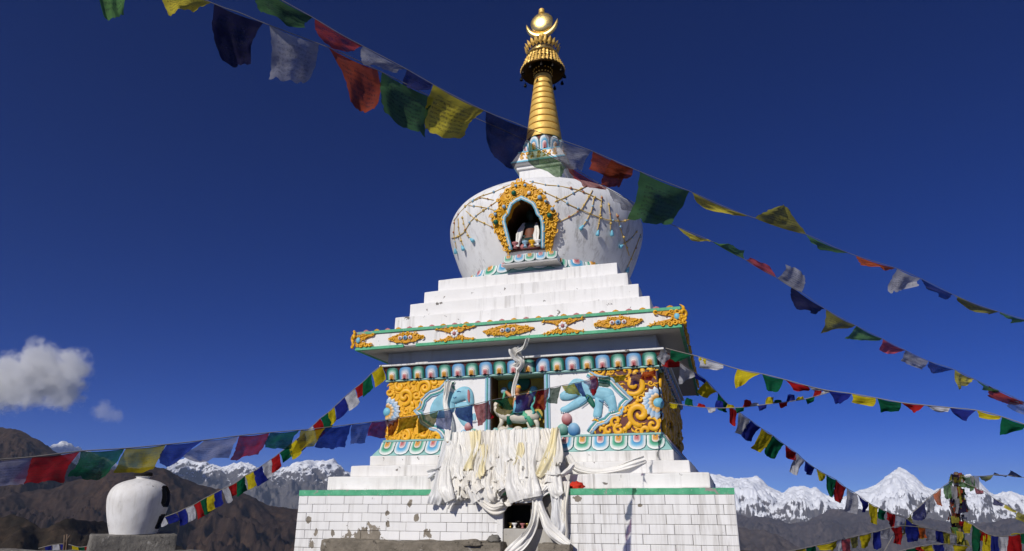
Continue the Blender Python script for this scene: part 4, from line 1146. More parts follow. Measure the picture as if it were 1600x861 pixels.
# ================================================================ prayer flags
def clothmat(name, col, sheer=0.0, trans=.35, print_=.35, dirt=.3, scale=1.0):
    """thin cotton: diffuse + translucent, faded wood-block print, worn thin in places"""
    t = NT(name); uv = t.n('UVMap'); oi = t.n('ObjectInfo')
    off = t.n('VectorMath', operation='ADD'); t.l(uv.outputs[0], off.inputs[0])
    sc = t.n('VectorMath', operation='SCALE'); t.l(oi.outputs['Location'], sc.inputs[0]); sc.inputs['Scale'].default_value = 0
    cmb = t.n('CombineXYZ'); t.l(t.math('MULTIPLY', oi.outputs['Random'], 37.0), cmb.inputs[2]); t.l(cmb.outputs[0], off.inputs[1])
    v = off.outputs[0]
    blot = t.noise(v, 2.2, 5, .6)
    c = t.mix(t.ramp(blot, [(.3, 0.0), (.7, 1.0)]), tuple(x * .62 for x in col[:3]) + (1,), col)
    c = t.mix(t.math('MULTIPLY', oi.outputs['Random'], .3), c, tuple(x * .5 + .02 for x in col[:3]) + (1,))
    # faint rows of printing, kept off the hems
    sx = t.n('SeparateXYZ'); t.l(uv.outputs[0], sx.inputs[0])
    rows = t.math('GREATER_THAN', t.math('SINE', t.math('MULTIPLY', sx.outputs[1], 62.0)), -.1)
    glyph = t.ramp(t.noise(v, 26, 3, .7), [(.47, 0.0), (.53, 1.0)])
    mx = t.math('MULTIPLY', t.math('GREATER_THAN', t.math('SUBTRACT', .38, t.math('ABSOLUTE', t.math('SUBTRACT', sx.outputs[0], .5))), 0.0), t.math('GREATER_THAN', t.math('SUBTRACT', .36, t.math('ABSOLUTE', t.math('SUBTRACT', sx.outputs[1], .5))), 0.0))
    pr = t.math('MULTIPLY', t.math('MULTIPLY', rows, glyph), mx)
    c = t.mix(t.math('MULTIPLY', pr, print_), c, (.02, .02, .02, 1))
    c = t.mix(t.math('MULTIPLY', t.ramp(t.noise(v, 5, 6, .7), [(.5, 0.0), (.7, 1.0)]), dirt), c, (.10, .09, .08, 1))
    weave = t.noise(v, 90, 2)
    nm = t.bump(t.math('ADD', t.noise(v, 7, 4), t.math('MULTIPLY', weave, .15)), .5, .01)
    d = t.n('BsdfDiffuse'); t.l(c, d.inputs[0]); t.l(nm, d.inputs['Normal'])
    tr = t.n('BsdfTranslucent'); t.l(c, tr.inputs[0])
    m1 = t.n('MixShader'); m1.inputs[0].default_value = trans; t.l(d.outputs[0], m1.inputs[1]); t.l(tr.outputs[0], m1.inputs[2])
    if sheer > 0:
        tp = t.n('BsdfTransparent'); t.val(tp.inputs[0], tuple(.5 + .5 * min(1, x * 2.2) for x in col[:3]) + (1,))
        f = t.ramp(t.noise(v, 3.1, 5, .65), [(.32, min(1, sheer * 1.7)), (.68, sheer * .45)])
        m2 = t.n('MixShader'); t.l(f, m2.inputs[0]); t.l(m1.outputs[0], m2.inputs[1]); t.l(tp.outputs[0], m2.inputs[2])
        t.l(m2.outputs[0], t.out.inputs[0])
    else: t.l(m1.outputs[0], t.out.inputs[0])
    return t.m
PAL = {'red': (195, 35, 38), 'green': (15, 105, 70), 'yellow': (232, 210, 40), 'blue': (38, 50, 150), 'white': (232, 232, 238)}
OLD = {'red': (165, 62, 48), 'green': (88, 128, 72), 'yellow': (200, 185, 60), 'blue': (52, 54, 105), 'white': (165, 165, 172), 'navy': (34, 32, 62), 'brown': (135, 62, 40), 'darkgreen': (62, 96, 58), 'olive': (140, 135, 55), 'orange': (195, 95, 40), 'pink': (190, 85, 90)}
SHE = {'red': (175, 30, 42), 'green': (25, 105, 75), 'yellow': (190, 170, 25), 'blue': (40, 58, 150), 'white': (170, 172, 200), 'magenta': (150, 30, 70), 'brown': (140, 50, 30), 'olive': (125, 115, 20), 'grayblue': (100, 115, 165), 'purple': (90, 70, 145), 'darkgreen': (40, 80, 55), 'lilac': (190, 170, 205)}
FM = {}
for k, c in PAL.items(): FM['n_' + k] = clothmat('flag_cotton_' + k, lin(*c, .9), 0.0, .35, .25, .12)
for k, c in OLD.items(): FM['o_' + k] = clothmat('flag_weathered_' + k, lin(*[min(255, x * 1.18) for x in c], .95), .10, .4, .55, .2)
for k, c in OLD.items(): FM['t_' + k] = clothmat('flag_threadbare_' + k, lin(*[min(255, x * 1.12) for x in c], .95), .30, .35, .35, .3)
for k, c in SHE.items(): FM['s_' + k] = clothmat('flag_sheer_' + k, lin(*[min(255, x * 1.12) for x in c], .95), .19, .4, .3, .12)
M['rope'] = paint('flag_cord', (.30, .28, .25, 1), .8, .3, .3)

def crom(p, n):
    o = []
    for i in range(len(p) - 1):
        a, b, c, d = p[max(i - 1, 0)], p[i], p[i + 1], p[min(i + 2, len(p) - 1)]
        for k in range(n):
            t = k / n
            o.append(tuple(.5 * (2 * b[j] + (c[j] - a[j]) * t + (2 * a[j] - 5 * b[j] + 4 * c[j] - d[j]) * t * t + (-a[j] + 3 * b[j] - 3 * c[j] + d[j]) * t ** 3) for j in range(len(b))))
    return o + [p[-1]]
def flag_mesh(TL, TR, BL, BR, seed, nu=14, nv=14, amp=.12, fray=.06, curl=0.0):
    """cloth patch hung from its top edge: billows grow towards the free edge, hem frayed"""
    r = random.Random(seed)
    nrm = (TR - TL).cross(BL - TL)
    nrm = nrm.normalized() if nrm.length > 1e-9 else Vector((0, -1, 0))
    L = ((TR - TL).length + (BL - TL).length) * .5
    ph = [r.uniform(0, 6.28) for _ in range(6)]; f1, f2 = r.uniform(.6, 1.3), r.uniform(1.2, 2.4)
    sway = r.uniform(-1, 1) * .10 * L
    jag = [.5 + noise.noise(Vector((q * .35, seed * 3.7, 0))) * .9 + (r.uniform(0, 1.2) if r.random() < .18 else 0) for q in range(nu + 1)]; jl = [r.uniform(-1, 1) for _ in range(nv + 1)]; jr = [r.uniform(-1, 1) for _ in range(nv + 1)]
    def fn(u, v):
        vv = v * (1 - fray * jag[round(u * nu)] * v)
        uu = u + (fray * .25 * jl[round(v * nv)] * (u == 0) + fray * .25 * jr[round(v * nv)] * (u == 1)) * min(1, v * 3)
        p = TL.lerp(TR, uu) * (1 - vv) + BL.lerp(BR, uu) * vv
        b = amp * L * vv ** .8 * (math.sin(6.28 * f1 * uu + ph[0] + 1.5 * vv) * .6 + math.sin(6.28 * f2 * uu + ph[1] - 2 * vv) * .3 + math.sin(5 * vv + ph[2] + uu * 2) * .35)
        side = (TR - TL).normalized() * sway * math.sin(math.pi * vv)
        sag = Vector((0, 0, -1)) * .035 * L * math.sin(math.pi * uu) * (1 - vv)
        cr = (BL + BR - TL - TR).normalized() * (-curl) * L * vv * vv * (uu - .5) ** 2 * 4
        return p + nrm * b + side + sag + cr + nrm * (.035 * noise.noise(Vector((u * 5, v * 5, seed * 1.7))) + .02 * noise.noise(Vector((u * 11, v * 9, seed * 2.7)))) * L * min(1, v * 4)
    mb = MB(); mb.grid(fn, nu, nv, True)
    return mb
def flag_string(name, label, pts, d0, d1, flags, cord=.006, amp=.12, fray=.06, group='strings of prayer flags', default='n_', seed=0, full=1):
    """pts: the cord as seen (pixels); d0, d1: metres to its two ends. Flags: (colour, x0, x1, bottom-left, bottom-right)"""
    xa, xb = pts[0][0], pts[-1][0]
    def dep(x): t = (x - xa) / (xb - xa); return 1 / ((1 - t) / d0 + t / d1)
    P2 = crom([tuple(map(float, p)) for p in pts], 6)
    if P2[0][0] > P2[-1][0]: P2 = P2[::-1]
    P3 = [at(x, y, dep(x)) for x, y in P2]
    base = P3[len(P3) // 2]
    s = thing(name, base, label, 'prayer flags', group)
    mb = MB(); mb.tube(P3, cord, 4); mb.build('cord', M['rope'], s)
    def yat(x):
        for (a, b), (c, d) in zip(P2, P2[1:]):
            if a <= x <= c and c > a: return b + (d - b) * (x - a) / (c - a)
        return P2[0][1] if x < P2[0][0] else P2[-1][1]
    for i, fl in enumerate(flags):
        col, x0, x1, bl, br = fl[:5]
        if full != 1 and x0 > 1050:
            bl, br = [(xx + (q[0] - xx) * full, yat(xx) + (q[1] - yat(xx)) * full) for xx, q in ((x0, bl), (x1, br))]
        if '_' not in col: col = default + col
        da, db = dep(x0), dep(x1); r = random.Random(seed * 100 + i)
        TL, TR = at(x0, yat(x0) + .4, da), at(x1, yat(x1) + .4, db)
        hgt = (at(bl[0], bl[1], da) - TL).length
        BL, BR = at(bl[0], bl[1], da + r.uniform(-.22, .22) * hgt), at(br[0], br[1], db + r.uniform(-.22, .22) * hgt)
        flag_mesh(TL, TR, BL, BR, seed * 100 + i, amp=amp, fray=fray, curl=r.uniform(0, .12)).build('flag', FM[col], s, fix=False)
    return s
def auto(cols, xs, ys, w, off, jit=2.5, seed=0):
    """small flags hung side by side along a cord"""
    r = random.Random(seed); o = []
    for k, c in enumerate(cols):
        a, b = xs[k], xs[k] + w
        o.append((c, a, b, (a + off[0] + r.uniform(-jit, jit), ys(a) + off[1] + r.uniform(-jit, jit)), (b + off[0] + r.uniform(-jit, jit), ys(b) + off[1] + r.uniform(-jit, jit))))
    return o

flag_string('prayer_flag_string', 'weathered flag string crossing in front of the spire base from the top edge', [(370, -42), (405, -20), (440, 0), (490, 28), (530, 52), (567, 72), (635, 108), (695, 142), (757, 173), (800, 190), (835, 204), (880, 220), (925, 236), (990, 264), (1040, 284), (1078, 299), (1130, 322), (1168, 337), (1215, 352), (1262, 367), (1325, 395), (1400, 419), (1440, 436), (1500, 465), (1560, 487), (1680, 522)], 3.9, 6.6, [
    ('o_darkgreen', 402, 488, (408, 24), (476, 52)), ('t_red', 492, 566, (498, 68), (552, 86)), ('t_white', 567, 634, (569, 102), (622, 113)), ('t_blue', 636, 676, (627, 139), (672, 143)), ('o_yellow', 677, 756, (662, 211), (722, 222)),
    ('t_navy', 759, 836, (763, 238), (798, 274)), ('t_white', 851, 924, (879, 263), (910, 269)), ('o_brown', 926, 989, (918, 271), (978, 285)), ('o_brown', 955, 985, (938, 293), (966, 297)), ('o_darkgreen', 1000, 1077, (980, 349), (1044, 356)), ('o_yellow', 1081, 1168, (1096, 322), (1157, 341)),
    ('o_olive', 1179, 1260, (1206, 322), (1242, 331)), ('o_green', 1258, 1324, (1264, 379), (1300, 394)), ('o_orange', 1336, 1398, (1350, 413), (1396, 423)), ('o_white', 1402, 1438, (1389, 452), (1430, 446)), ('t_blue', 1440, 1488, (1444, 446), (1482, 467)), ('o_olive', 1491, 1560, (1501, 474), (1545, 495)), ('o_green', 1562, 1606, (1570, 495), (1592, 504))], .003, .13, .07, seed=1, full=1.3)
flag_string('prayer_flag_string', 'weathered flag string sagging below the topmost one past the dome', [(90, -115), (200, -55), (330, 4), (375, 20), (415, 37), (500, 69), (545, 88), (595, 112), (640, 134), (690, 160), (740, 183), (790, 205), (825, 222), (865, 245), (905, 268), (950, 295), (1000, 322), (1050, 351), (1110, 376), (1165, 406), (1215, 435), (1257, 460), (1288, 482), (1330, 505), (1380, 530), (1410, 545), (1450, 564), (1490, 577), (1530, 596), (1600, 628), (1680, 665)], 3.6, 6.8, [
    ('o_green', 152, 214, (162, 33), (194, 40)), ('o_yellow', 244, 330, (265, 26), (302, 14)), ('o_navy', 335, 411, (347, 100), (393, 109)), ('t_white', 421, 498, (420, 130), (481, 133)), ('o_brown', 514, 590, (547, 170), (582, 182)), ('o_darkgreen', 597, 678, (602, 184), (664, 222)),
    ('t_green', 826, 886, (826, 256), (872, 284)), ('t_red', 880, 948, (896, 288), (934, 297)), ('t_white', 950, 1002, (958, 318), (986, 332)), ('o_yellow', 1059, 1109, (1068, 371), (1105, 378)), ('o_green', 1113, 1163, (1126, 382), (1166, 393)), ('o_pink', 1164, 1213, (1172, 404), (1204, 419)), ('o_white', 1214, 1252, (1227, 416), (1256, 432)),
    ('o_navy', 1237, 1288, (1243, 476), (1280, 489)), ('o_olive', 1291, 1336, (1281, 514), (1314, 514)), ('o_green', 1338, 1378, (1323, 525), (1363, 532)), ('o_pink', 1379, 1414, (1375, 545), (1394, 552)), ('o_white', 1415, 1450, (1410, 562), (1444, 576)), ('t_blue', 1452, 1490, (1450, 577), (1465, 584)), ('o_yellow', 1492, 1522, (1496, 604), (1516, 598)), ('o_green', 1524, 1560, (1534, 604), (1555, 613)), ('o_red', 1545, 1600, (1542, 617), (1592, 634)), ('t_white', 1582, 1620, (1575, 632), (1610, 650))], .003, .13, .07, seed=2, full=1.3)
WALLD = (Vector((2.14, -2.16, 3.0)) - CAM).dot(C_FWD)
flag_string('prayer_flag_string', 'sheer coloured flag string running from the left edge to the right panel', [(-70, 724), (0, 718), (50, 714), (125, 705), (190, 701), (255, 695), (318, 688), (372, 681), (420, 676), (490, 670), (550, 663), (605, 656), (645, 650), (690, 641), (735, 633), (765, 626), (805, 618), (850, 608), (880, 602), (910, 596), (940, 588), (985, 584), (1030, 576)], 3.0, WALLD - .05, [
    ('white', -40, 50, (-35, 762), (36, 758)), ('red', 52, 125, (18, 756), (98, 757)), ('green', 126, 194, (106, 753), (163, 747)), ('yellow', 197, 259, (176, 741), (241, 738)), ('blue', 261, 317, (248, 730), (276, 725)), ('white', 319, 373, (283, 722), (354, 719)), ('red', 374, 421, (356, 722), (404, 713)), ('green', 422, 468, (412, 702), (450, 702)), ('yellow', 470, 508, (451, 714), (488, 699)), ('blue', 509, 549, (491, 701), (541, 703)), ('grayblue', 550, 580, (545, 696), (569, 694)),
    ('magenta', 581, 606, (573, 682), (602, 686)), ('brown', 604, 623, (603, 688), (614, 677)), ('olive', 624, 655, (617, 680), (648, 668)), ('olive', 655, 685, (652, 678), (678, 668)), ('grayblue', 686, 710, (681, 670), (707, 674)), ('blue', 712, 738, (714, 652), (740, 668)), ('red', 740, 764, (747, 669), (771, 654)), ('green', 765, 792, (786, 632), (803, 645)), ('olive', 778, 804, (774, 648), (799, 650)), ('purple', 806, 838, (804, 647), (827, 642)), ('red', 840, 858, (832, 638), (848, 642)), ('darkgreen', 859, 877, (856, 630), (868, 632)), ('yellow', 878, 897, (883, 614), (910, 619)), ('blue', 897, 909, (905, 617), (917, 622)), ('lilac', 911, 931, (918, 607), (932, 610)), ('red', 926, 934, (923, 616), (931, 617)), ('green', 935, 954, (937, 605), (956, 606)), ('yellow', 952, 980, (960, 595), (975, 597)), ('purple', 984, 1002, (986, 604), (1000, 600)), ('red', 1004, 1024, (1000, 596), (1020, 592))], .003, .13, .05, default='s_', seed=3)
CLD = (Vector((-2.2, -2.25, 3.6)) - CAM).dot(C_FWD)
s4 = [(248, 813), (257, 808), (278, 800), (290, 794), (302, 789), (312, 783), (323, 777), (335, 771), (346, 765), (355, 761), (369, 754), (383, 743), (397, 736), (410, 727), (430, 713), (450, 697), (470, 681), (490, 664), (500, 654), (512, 645), (521, 637), (538, 621), (553, 608), (567, 597), (581, 583), (597, 570)]
def yint(pts): return lambda x: interp(pts, x)
c4 = ['white', 'blue', 'blue', 'white', 'red', 'green', 'yellow', 'blue', 'white', 'red', 'green', 'yellow', 'blue', 'white', 'red', 'green', 'yellow', 'blue', 'white', 'red', 'green', 'yellow', 'blue', 'white', 'red', 'green', 'yellow']
x4 = [249, 258, 278, 290, 303, 313, 323, 335, 347, 357, 370, 383, 396, 410, 424, 437, 451, 464, 477, 489, 501, 513, 523, 539, 555, 567, 581]
f4 = []
for k, (c, x) in enumerate(zip(c4, x4)):
    b = min(x4[k + 1] - .5 if k + 1 < len(x4) else 596, x + 16); yy = yint(s4); dx = 4 + 3 * math.sin(k * 1.7)
    drop = 24 if k > 1 else 12
    if c in ('red', 'green') and k % 3 == 0: drop *= .7
    f4.append((c, x, b, (x + dx, yy(x) + drop), (b + dx + 2, yy(b) + drop - 1)))
flag_string('prayer_flag_string', 'bright small flag string sloping from the cornice down to the kiln', s4, 11.2, CLD, f4, .006, .10, .02, seed=4)
CRD = (Vector((2.25, -2.25, 3.6)) - CAM).dot(C_FWD)
flag_string('prayer_flag_string', 'bright flag string with a bundled white flag rising rightwards from the cornice corner', [(1040, 544), (1075, 553), (1098, 559), (1150, 576), (1190, 584), (1226, 593), (1262, 603), (1293, 610), (1330, 615), (1370, 622), (1408, 629), (1445, 633), (1485, 637), (1525, 641), (1565, 651), (1680, 690)], CRD - .05, 7.4, [
    ('green', 1048, 1081, (1046, 562), (1060, 566)), ('white', 1091, 1130, (1092, 576), (1124, 579)), ('yellow', 1092, 1104, (1093, 566), (1103, 569)), ('yellow', 1152, 1188, (1149, 608), (1164, 600)), ('green', 1191, 1224, (1198, 611), (1216, 614)), ('red', 1227, 1262, (1240, 611), (1264, 612)), ('white', 1263, 1292, (1272, 612), (1298, 612)), ('blue', 1294, 1330, (1304, 632), (1316, 630)), ('yellow', 1331, 1368, (1330, 630), (1364, 636)), ('green', 1371, 1408, (1376, 645), (1404, 643)), ('red', 1409, 1444, (1420, 640), (1432, 645)), ('white', 1447, 1484, (1462, 644), (1482, 645)), ('blue', 1485, 1525, (1500, 655), (1510, 659)), ('yellow', 1526, 1564, (1530, 654), (1560, 657)), ('green', 1566, 1606, (1562, 681), (1598, 672))], .006, .14, .02, seed=5)
flag_string('prayer_flag_string', 'bright flag string descending steeply from the cornice corner across the snow peaks', [(1040, 548), (1060, 564), (1083, 580), (1103, 594), (1120, 612), (1138, 632), (1152, 642), (1172, 656), (1188, 668), (1207, 680), (1225, 694), (1245, 708), (1258, 720), (1273, 731), (1290, 741), (1307, 750), (1322, 762), (1340, 773), (1358, 786), (1372, 793), (1385, 799), (1415, 810), (1440, 825), (1470, 842), (1496, 852)], CRD - .05, 13.0, [
    ('white', 1032, 1048, (1026, 560), (1040, 574)), ('red', 1044, 1072, (1034, 574), (1058, 575)), ('white', 1062, 1086, (1058, 604), (1080, 590)), ('blue', 1084, 1102, (1088, 592), (1102, 600)), ('yellow', 1104, 1120, (1088, 615), (1103, 624)), ('green', 1122, 1137, (1124, 642), (1138, 646)), ('red', 1138, 1152, (1140, 660), (1147, 668)), ('white', 1154, 1172, (1147, 676), (1158, 680)), ('blue', 1173, 1188, (1158, 684), (1172, 692)), ('yellow', 1190, 1207, (1170, 700), (1188, 708)), ('green', 1208, 1225, (1190, 708), (1208, 720)), ('red', 1227, 1244, (1226, 716), (1242, 720)), ('white', 1245, 1258, (1233, 740), (1246, 742)), ('blue', 1258, 1273, (1256, 738), (1264, 744)), ('yellow', 1276, 1290, (1280, 752), (1287, 752)), ('green', 1291, 1307, (1295, 776), (1300, 778)), ('red', 1306, 1322, (1306, 784), (1312, 788)), ('white', 1323, 1339, (1318, 800), (1338, 804)), ('blue', 1341, 1357, (1346, 800), (1352, 802)), ('yellow', 1358, 1372, (1358, 815), (1370, 821)), ('green', 1373, 1385, (1374, 812), (1382, 814)), ('red', 1385, 1399, (1386, 812), (1396, 828)), ('white', 1400, 1414, (1396, 832), (1412, 834)), ('blue', 1415, 1433, (1420, 842), (1434, 845))], .006, .12, .02, seed=6)
x7 = [1045, 1070, 1088, 1104, 1117, 1133, 1149, 1160, 1172, 1184, 1196, 1207, 1217, 1228, 1243, 1259, 1270, 1282]
p7 = [(1012, 623), (1045, 629), (1070, 633), (1105, 637), (1150, 637), (1180, 634), (1210, 630), (1250, 625), (1275, 619), (1302, 611)]
f7 = []
for k, (c, x) in enumerate(zip(['yellow', 'green', 'red', 'white', 'blue', 'yellow', 'green', 'red', 'white', 'blue', 'yellow', 'green', 'red', 'blue', 'yellow', 'green', 'red', 'white'], x7)):
    yy = yint(p7); w = 14; up = (-1 if k % 3 else 1) * (9 + 4 * math.sin(k * 2.1))
    f7.append((c, x, x + w, (x + 3, yy(x) + up), (x + w - 1, yy(x + w) + up * .8)))
flag_string('prayer_flag_string', 'short string of small flags blown upward beside the body\'s right wall', p7, CRD + .4, 8.6, f7, .005, .2, .04, seed=7)

# --- tangle of strings round the flag pole on the right
POLED = 13.0
flag_string('prayer_flag_string', 'faded flag string slanting down left from the pole top', [(1382, 861), (1395, 838), (1410, 818), (1430, 797), (1455, 775), (1478, 757), (1494, 746)], 12.0, POLED, [
    ('o_olive', 1402, 1424, (1406, 838), (1432, 830)), ('o_blue', 1426, 1446, (1430, 815), (1446, 812)), ('o_white', 1446, 1458, (1446, 806), (1460, 800)), ('o_orange', 1458, 1470, (1468, 790), (1474, 792)), ('o_green', 1474, 1488, (1474, 780), (1484, 782)), ('o_white', 1488, 1496, (1490, 770), (1497, 772))], .006, .14, .06, seed=8)
flag_string('prayer_flag_string', 'faded flag string blown out level from the pole top to the right', [(1497, 745), (1515, 744), (1535, 744), (1555, 742), (1575, 743), (1600, 746), (1660, 752)], POLED, 11.0, [
    ('o_green', 1502, 1522, (1510, 760), (1526, 764)), ('o_white', 1516, 1530, (1520, 762), (1532, 766)), ('o_olive', 1530, 1552, (1536, 754), (1548, 750)), ('o_navy', 1551, 1574, (1556, 739), (1572, 745)), ('o_navy', 1574, 1598, (1578, 734), (1590, 740))], .006, .14, .06, seed=9)
flag_string('prayer_flag_string', 'faded flag string sloping down right from the pole past the snow face', [(1497, 750), (1515, 758), (1535, 766), (1552, 778), (1570, 788), (1600, 804), (1660, 830)], POLED, 10.5, [
    ('o_pink', 1522, 1536, (1526, 773), (1537, 772)), ('o_green', 1506, 1522, (1512, 764), (1522, 768)), ('o_blue', 1552, 1569, (1553, 790), (1566, 792)), ('o_yellow', 1570, 1588, (1568, 794), (1588, 803)), ('o_olive', 1590, 1612, (1588, 812), (1612, 822))], .006, .14, .06, seed=10)
p11 = [(1505, 812), (1520, 820), (1535, 830), (1548, 836), (1565, 838), (1585, 836), (1605, 832), (1660, 826)]
flag_string('prayer_flag_string', 'bright flag string hanging low right of the pole at the frame edge', p11, 11.5, 9.0, [
    ('yellow', 1507, 1519, (1504, 834), (1515, 833)), ('green', 1518, 1532, (1520, 852), (1534, 842)), ('red', 1532, 1543, (1532, 846), (1542, 848)), ('green', 1520, 1534, (1518, 866), (1532, 862)), ('yellow', 1536, 1548, (1536, 864), (1548, 862)), ('blue', 1549, 1560, (1548, 874), (1560, 874)), ('white', 1561, 1575, (1561, 876), (1574, 876)), ('red', 1576, 1594, (1574, 876), (1594, 876)), ('green', 1595, 1612, (1594, 850), (1612, 850)), ('yellow', 1580, 1600, (1580, 832), (1600, 834))], .006, .12, .03, seed=11)
p12 = [(1215, 864), (1250, 858), (1285, 850), (1315, 843), (1345, 836), (1375, 829), (1405, 822), (1440, 824), (1470, 830), (1498, 836)]
flag_string('prayer_flag_string', 'faded flag string rising along the bottom edge towards the pole', p12, 9.5, POLED, [
    ('n_yellow', 1243, 1258, (1244, 872), (1258, 870)), ('n_green', 1260, 1274, (1260, 868), (1274, 866)), ('n_yellow', 1276, 1308, (1290, 864), (1308, 860)), ('n_white', 1308, 1314, (1308, 864), (1316, 862)), ('o_pink', 1315, 1328, (1316, 862), (1332, 864)), ('o_olive', 1328, 1341, (1330, 858), (1340, 856)), ('n_yellow', 1343, 1361, (1346, 858), (1358, 856)), ('n_blue', 1364, 1376, (1364, 860), (1374, 858)), ('o_white', 1377, 1390, (1378, 843), (1390, 841)), ('n_red', 1392, 1408, (1398, 850), (1406, 852)), ('n_blue', 1414, 1434, (1420, 848), (1434, 845)), ('o_orange', 1436, 1446, (1436, 842), (1448, 842)), ('o_white', 1448, 1460, (1448, 846), (1462, 848)), ('n_blue', 1462, 1472, (1462, 846), (1474, 850)), ('o_yellow', 1474, 1484, (1474, 850), (1486, 852))], .006, .12, .04, seed=12)
p13 = [(1425, 818), (1445, 824), (1465, 829), (1485, 834), (1502, 838)]
flag_string('prayer_flag_string', 'short string of small faded flags just left of the pole', p13, 12.2, POLED - .1, [
    ('o_olive', 1432, 1444, (1430, 840), (1442, 844)), ('o_white', 1444, 1454, (1446, 842), (1456, 844)), ('o_white', 1455, 1464, (1456, 846), (1466, 848)), ('o_blue', 1465, 1474, (1466, 842), (1474, 846)), ('o_olive', 1475, 1484, (1476, 848), (1486, 850)), ('o_white', 1485, 1496, (1486, 850), (1498, 848))], .006, .12, .04, seed=13)
p14 = [(1385, 866), (1410, 860), (1440, 853), (1470, 850), (1500, 852), (1540, 858)]
flag_string('prayer_flag_string', 'lowest string of bright flags crossing the foot of the pole', p14, 11.0, 12.4, [
    ('n_green', 1416, 1436, (1418, 874), (1440, 872)), ('n_yellow', 1438, 1456, (1442, 872), (1458, 870)), ('n_blue', 1458, 1474, (1460, 868), (1476, 868)), ('n_red', 1430, 1442, (1432, 860), (1444, 862)), ('o_white', 1476, 1488, (1474, 870), (1492, 872)), ('n_yellow', 1490, 1512, (1492, 872), (1510, 872))], .006, .12, .04, seed=14)
# the pole itself, thick with knotted rags
pb = at(1500, 870, POLED); pt = at(1494, 738, POLED)
POLE = thing('flag_pole', (pb.x, pb.y, -.4), 'wooden pole bundled thickly with faded prayer rags at the right', 'flag pole')
M['wood'] = paint('grey_wood', (.16, .11, .075, 1), .8, .4, .3)
mb = MB(); mb.tube([(pb.x, pb.y, -.4), pb, pt], [.06, .05, .035], 8); mb.build('pole', M['wood'], POLE)
r = random.Random(5)
cols = ['o_olive', 'o_brown', 'o_darkgreen', 'o_white', 'o_navy', 'o_olive', 'o_darkgreen', 'o_brown', 'o_green', 'o_olive', 'o_navy']
for k in range(70):
    t = r.random(); c = pb.lerp(pt, t ** .9); a = r.uniform(0, 6.28); rr = .06 + .05 * r.random() + .05 * math.sin(3.14 * t)
    d = Vector((math.cos(a), math.sin(a), 0)); e = Vector((-d.y, d.x, 0)); w = r.uniform(.03, .075); h = r.uniform(.12, .28)
    TL = c + d * rr - e * w; TR = c + d * rr + e * w
    BL = TL + Vector((0, 0, -h)) + d * r.uniform(-.04, .05) + e * r.uniform(-.03, .03); BR = TR + Vector((0, 0, -h * r.uniform(.7, 1.1))) + d * r.uniform(-.04, .05)
    flag_mesh(TL, TR, BL, BR, 900 + k, 5, 5, .16, .15).build('rag', FM[r.choice(cols)], POLE, fix=False)
for k, (px, py, w, h, c) in enumerate(((1497, 750, 14, 10, 'o_olive'), (1506, 757, 13, 9, 'o_green'), (1499, 838, 11, 18, 'o_yellow'), (1504, 818, 10, 9, 'n_red'), (1492, 745, 12, 10, 'o_navy'), (1490, 770, 10, 24, 'o_white'), (1495, 790, 8, 26, 'o_white'))):
    flag_mesh(at(px - w / 2, py - h / 2, POLED - .22), at(px + w / 2, py - h / 2 + 2, POLED - .2), at(px - w / 2 + 1, py + h / 2, POLED - .18), at(px + w / 2 - 2, py + h / 2, POLED - .2), 800 + k, 6, 6, .14, .1).build('rag', FM[c], POLE, fix=False)

# ================================================================ offerings, kiln, walls
def silkmat(name, col, rough=.45):
    t = NT(name); p = t.pos()
    c = t.mix(t.ramp(t.noise(p, 9, 5, .6), [(.3, 0.0), (.7, 1.0)]), tuple(x * .92 for x in col[:3]) + (1,), col)
    c = t.mix(t.math('MULTIPLY', t.ramp(t.noise(p, 4, 5, .7), [(.55, 0.0), (.72, 1.0)]), .3), c, (.70, .62, .48, 1))
    nm = t.bump(t.noise(p, 60, 3), .15, .004)
    b = t.bsdf(c, rough, 0, nm, .5)
    tr = t.n('BsdfTranslucent'); t.l(c, tr.inputs[0])
    m = t.n('MixShader'); m.inputs[0].default_value = .14; t.l(b.outputs[0], m.inputs[1]); t.l(tr.outputs[0], m.inputs[2]); t.l(m.outputs[0], t.out.inputs[0])
    return t.m
M['silk'] = silkmat('white_silk', (.89, .87, .82, 1)); M['silk_old'] = silkmat('yellowed_silk', (.84, .80, .72, 1)); M['silk_yellow'] = silkmat('pale_yellow_silk', lin(246, 234, 192, .95)); M['silk_grey'] = silkmat('grey_silk', (.76, .76, .76, 1))
def ribbon(path, width, mat, name, label, cat='scarf', group=None, folds=3.0, depth=.25, seed=0, wdir=None, nu=18, taper=(1, 1), nsub=6, parent=None):
    """a limp scarf: path in world space, gathered into folds across its width"""
    P = [Vector(p) for p in crom([tuple(p) for p in path], nsub)]
    r = random.Random(seed); ph = r.uniform(0, 6.28); ph2 = r.uniform(0, 6.28); n = len(P) - 1
    def fn(u, v):
        k = round(v * n); p = P[k]; t = (P[min(k + 1, n)] - P[max(k - 1, 0)]).normalized()
        wd = Vector(wdir) if wdir else Vector((1, 0, 0))
        wd = (wd - t * wd.dot(t)); wd = wd.normalized() if wd.length > 1e-4 else t.orthogonal().normalized()
        nr = wd.cross(t).normalized()
        if nr.y > 0: nr = -nr
        w = width * (taper[0] + (taper[1] - taper[0]) * v) * (1 + .22 * math.sin(v * 7 + ph2))
        x = (u - .5)
        fold = depth * width * (noise.noise(Vector((u * folds * 1.5 + ph, v * 1.6, seed * 3.3))) * .9 + noise.noise(Vector((u * folds * 3.4 + ph2, v * 2.6, seed * 1.3))) * .5)
        crease = noise.noise(Vector((u * 7, v * 12, seed * 2.3))) * width * .07
        if u in (0, 1): fold -= .02
        return p + wd * (x * w + math.sin(v * 5 + ph) * width * .06) + nr * (fold + crease)
    mb = MB(); mb.grid(fn, nu, n, True)
    o = mb.build(name, mat, parent, fix=False)
    return tag(o, label, cat, group) if parent is None else o
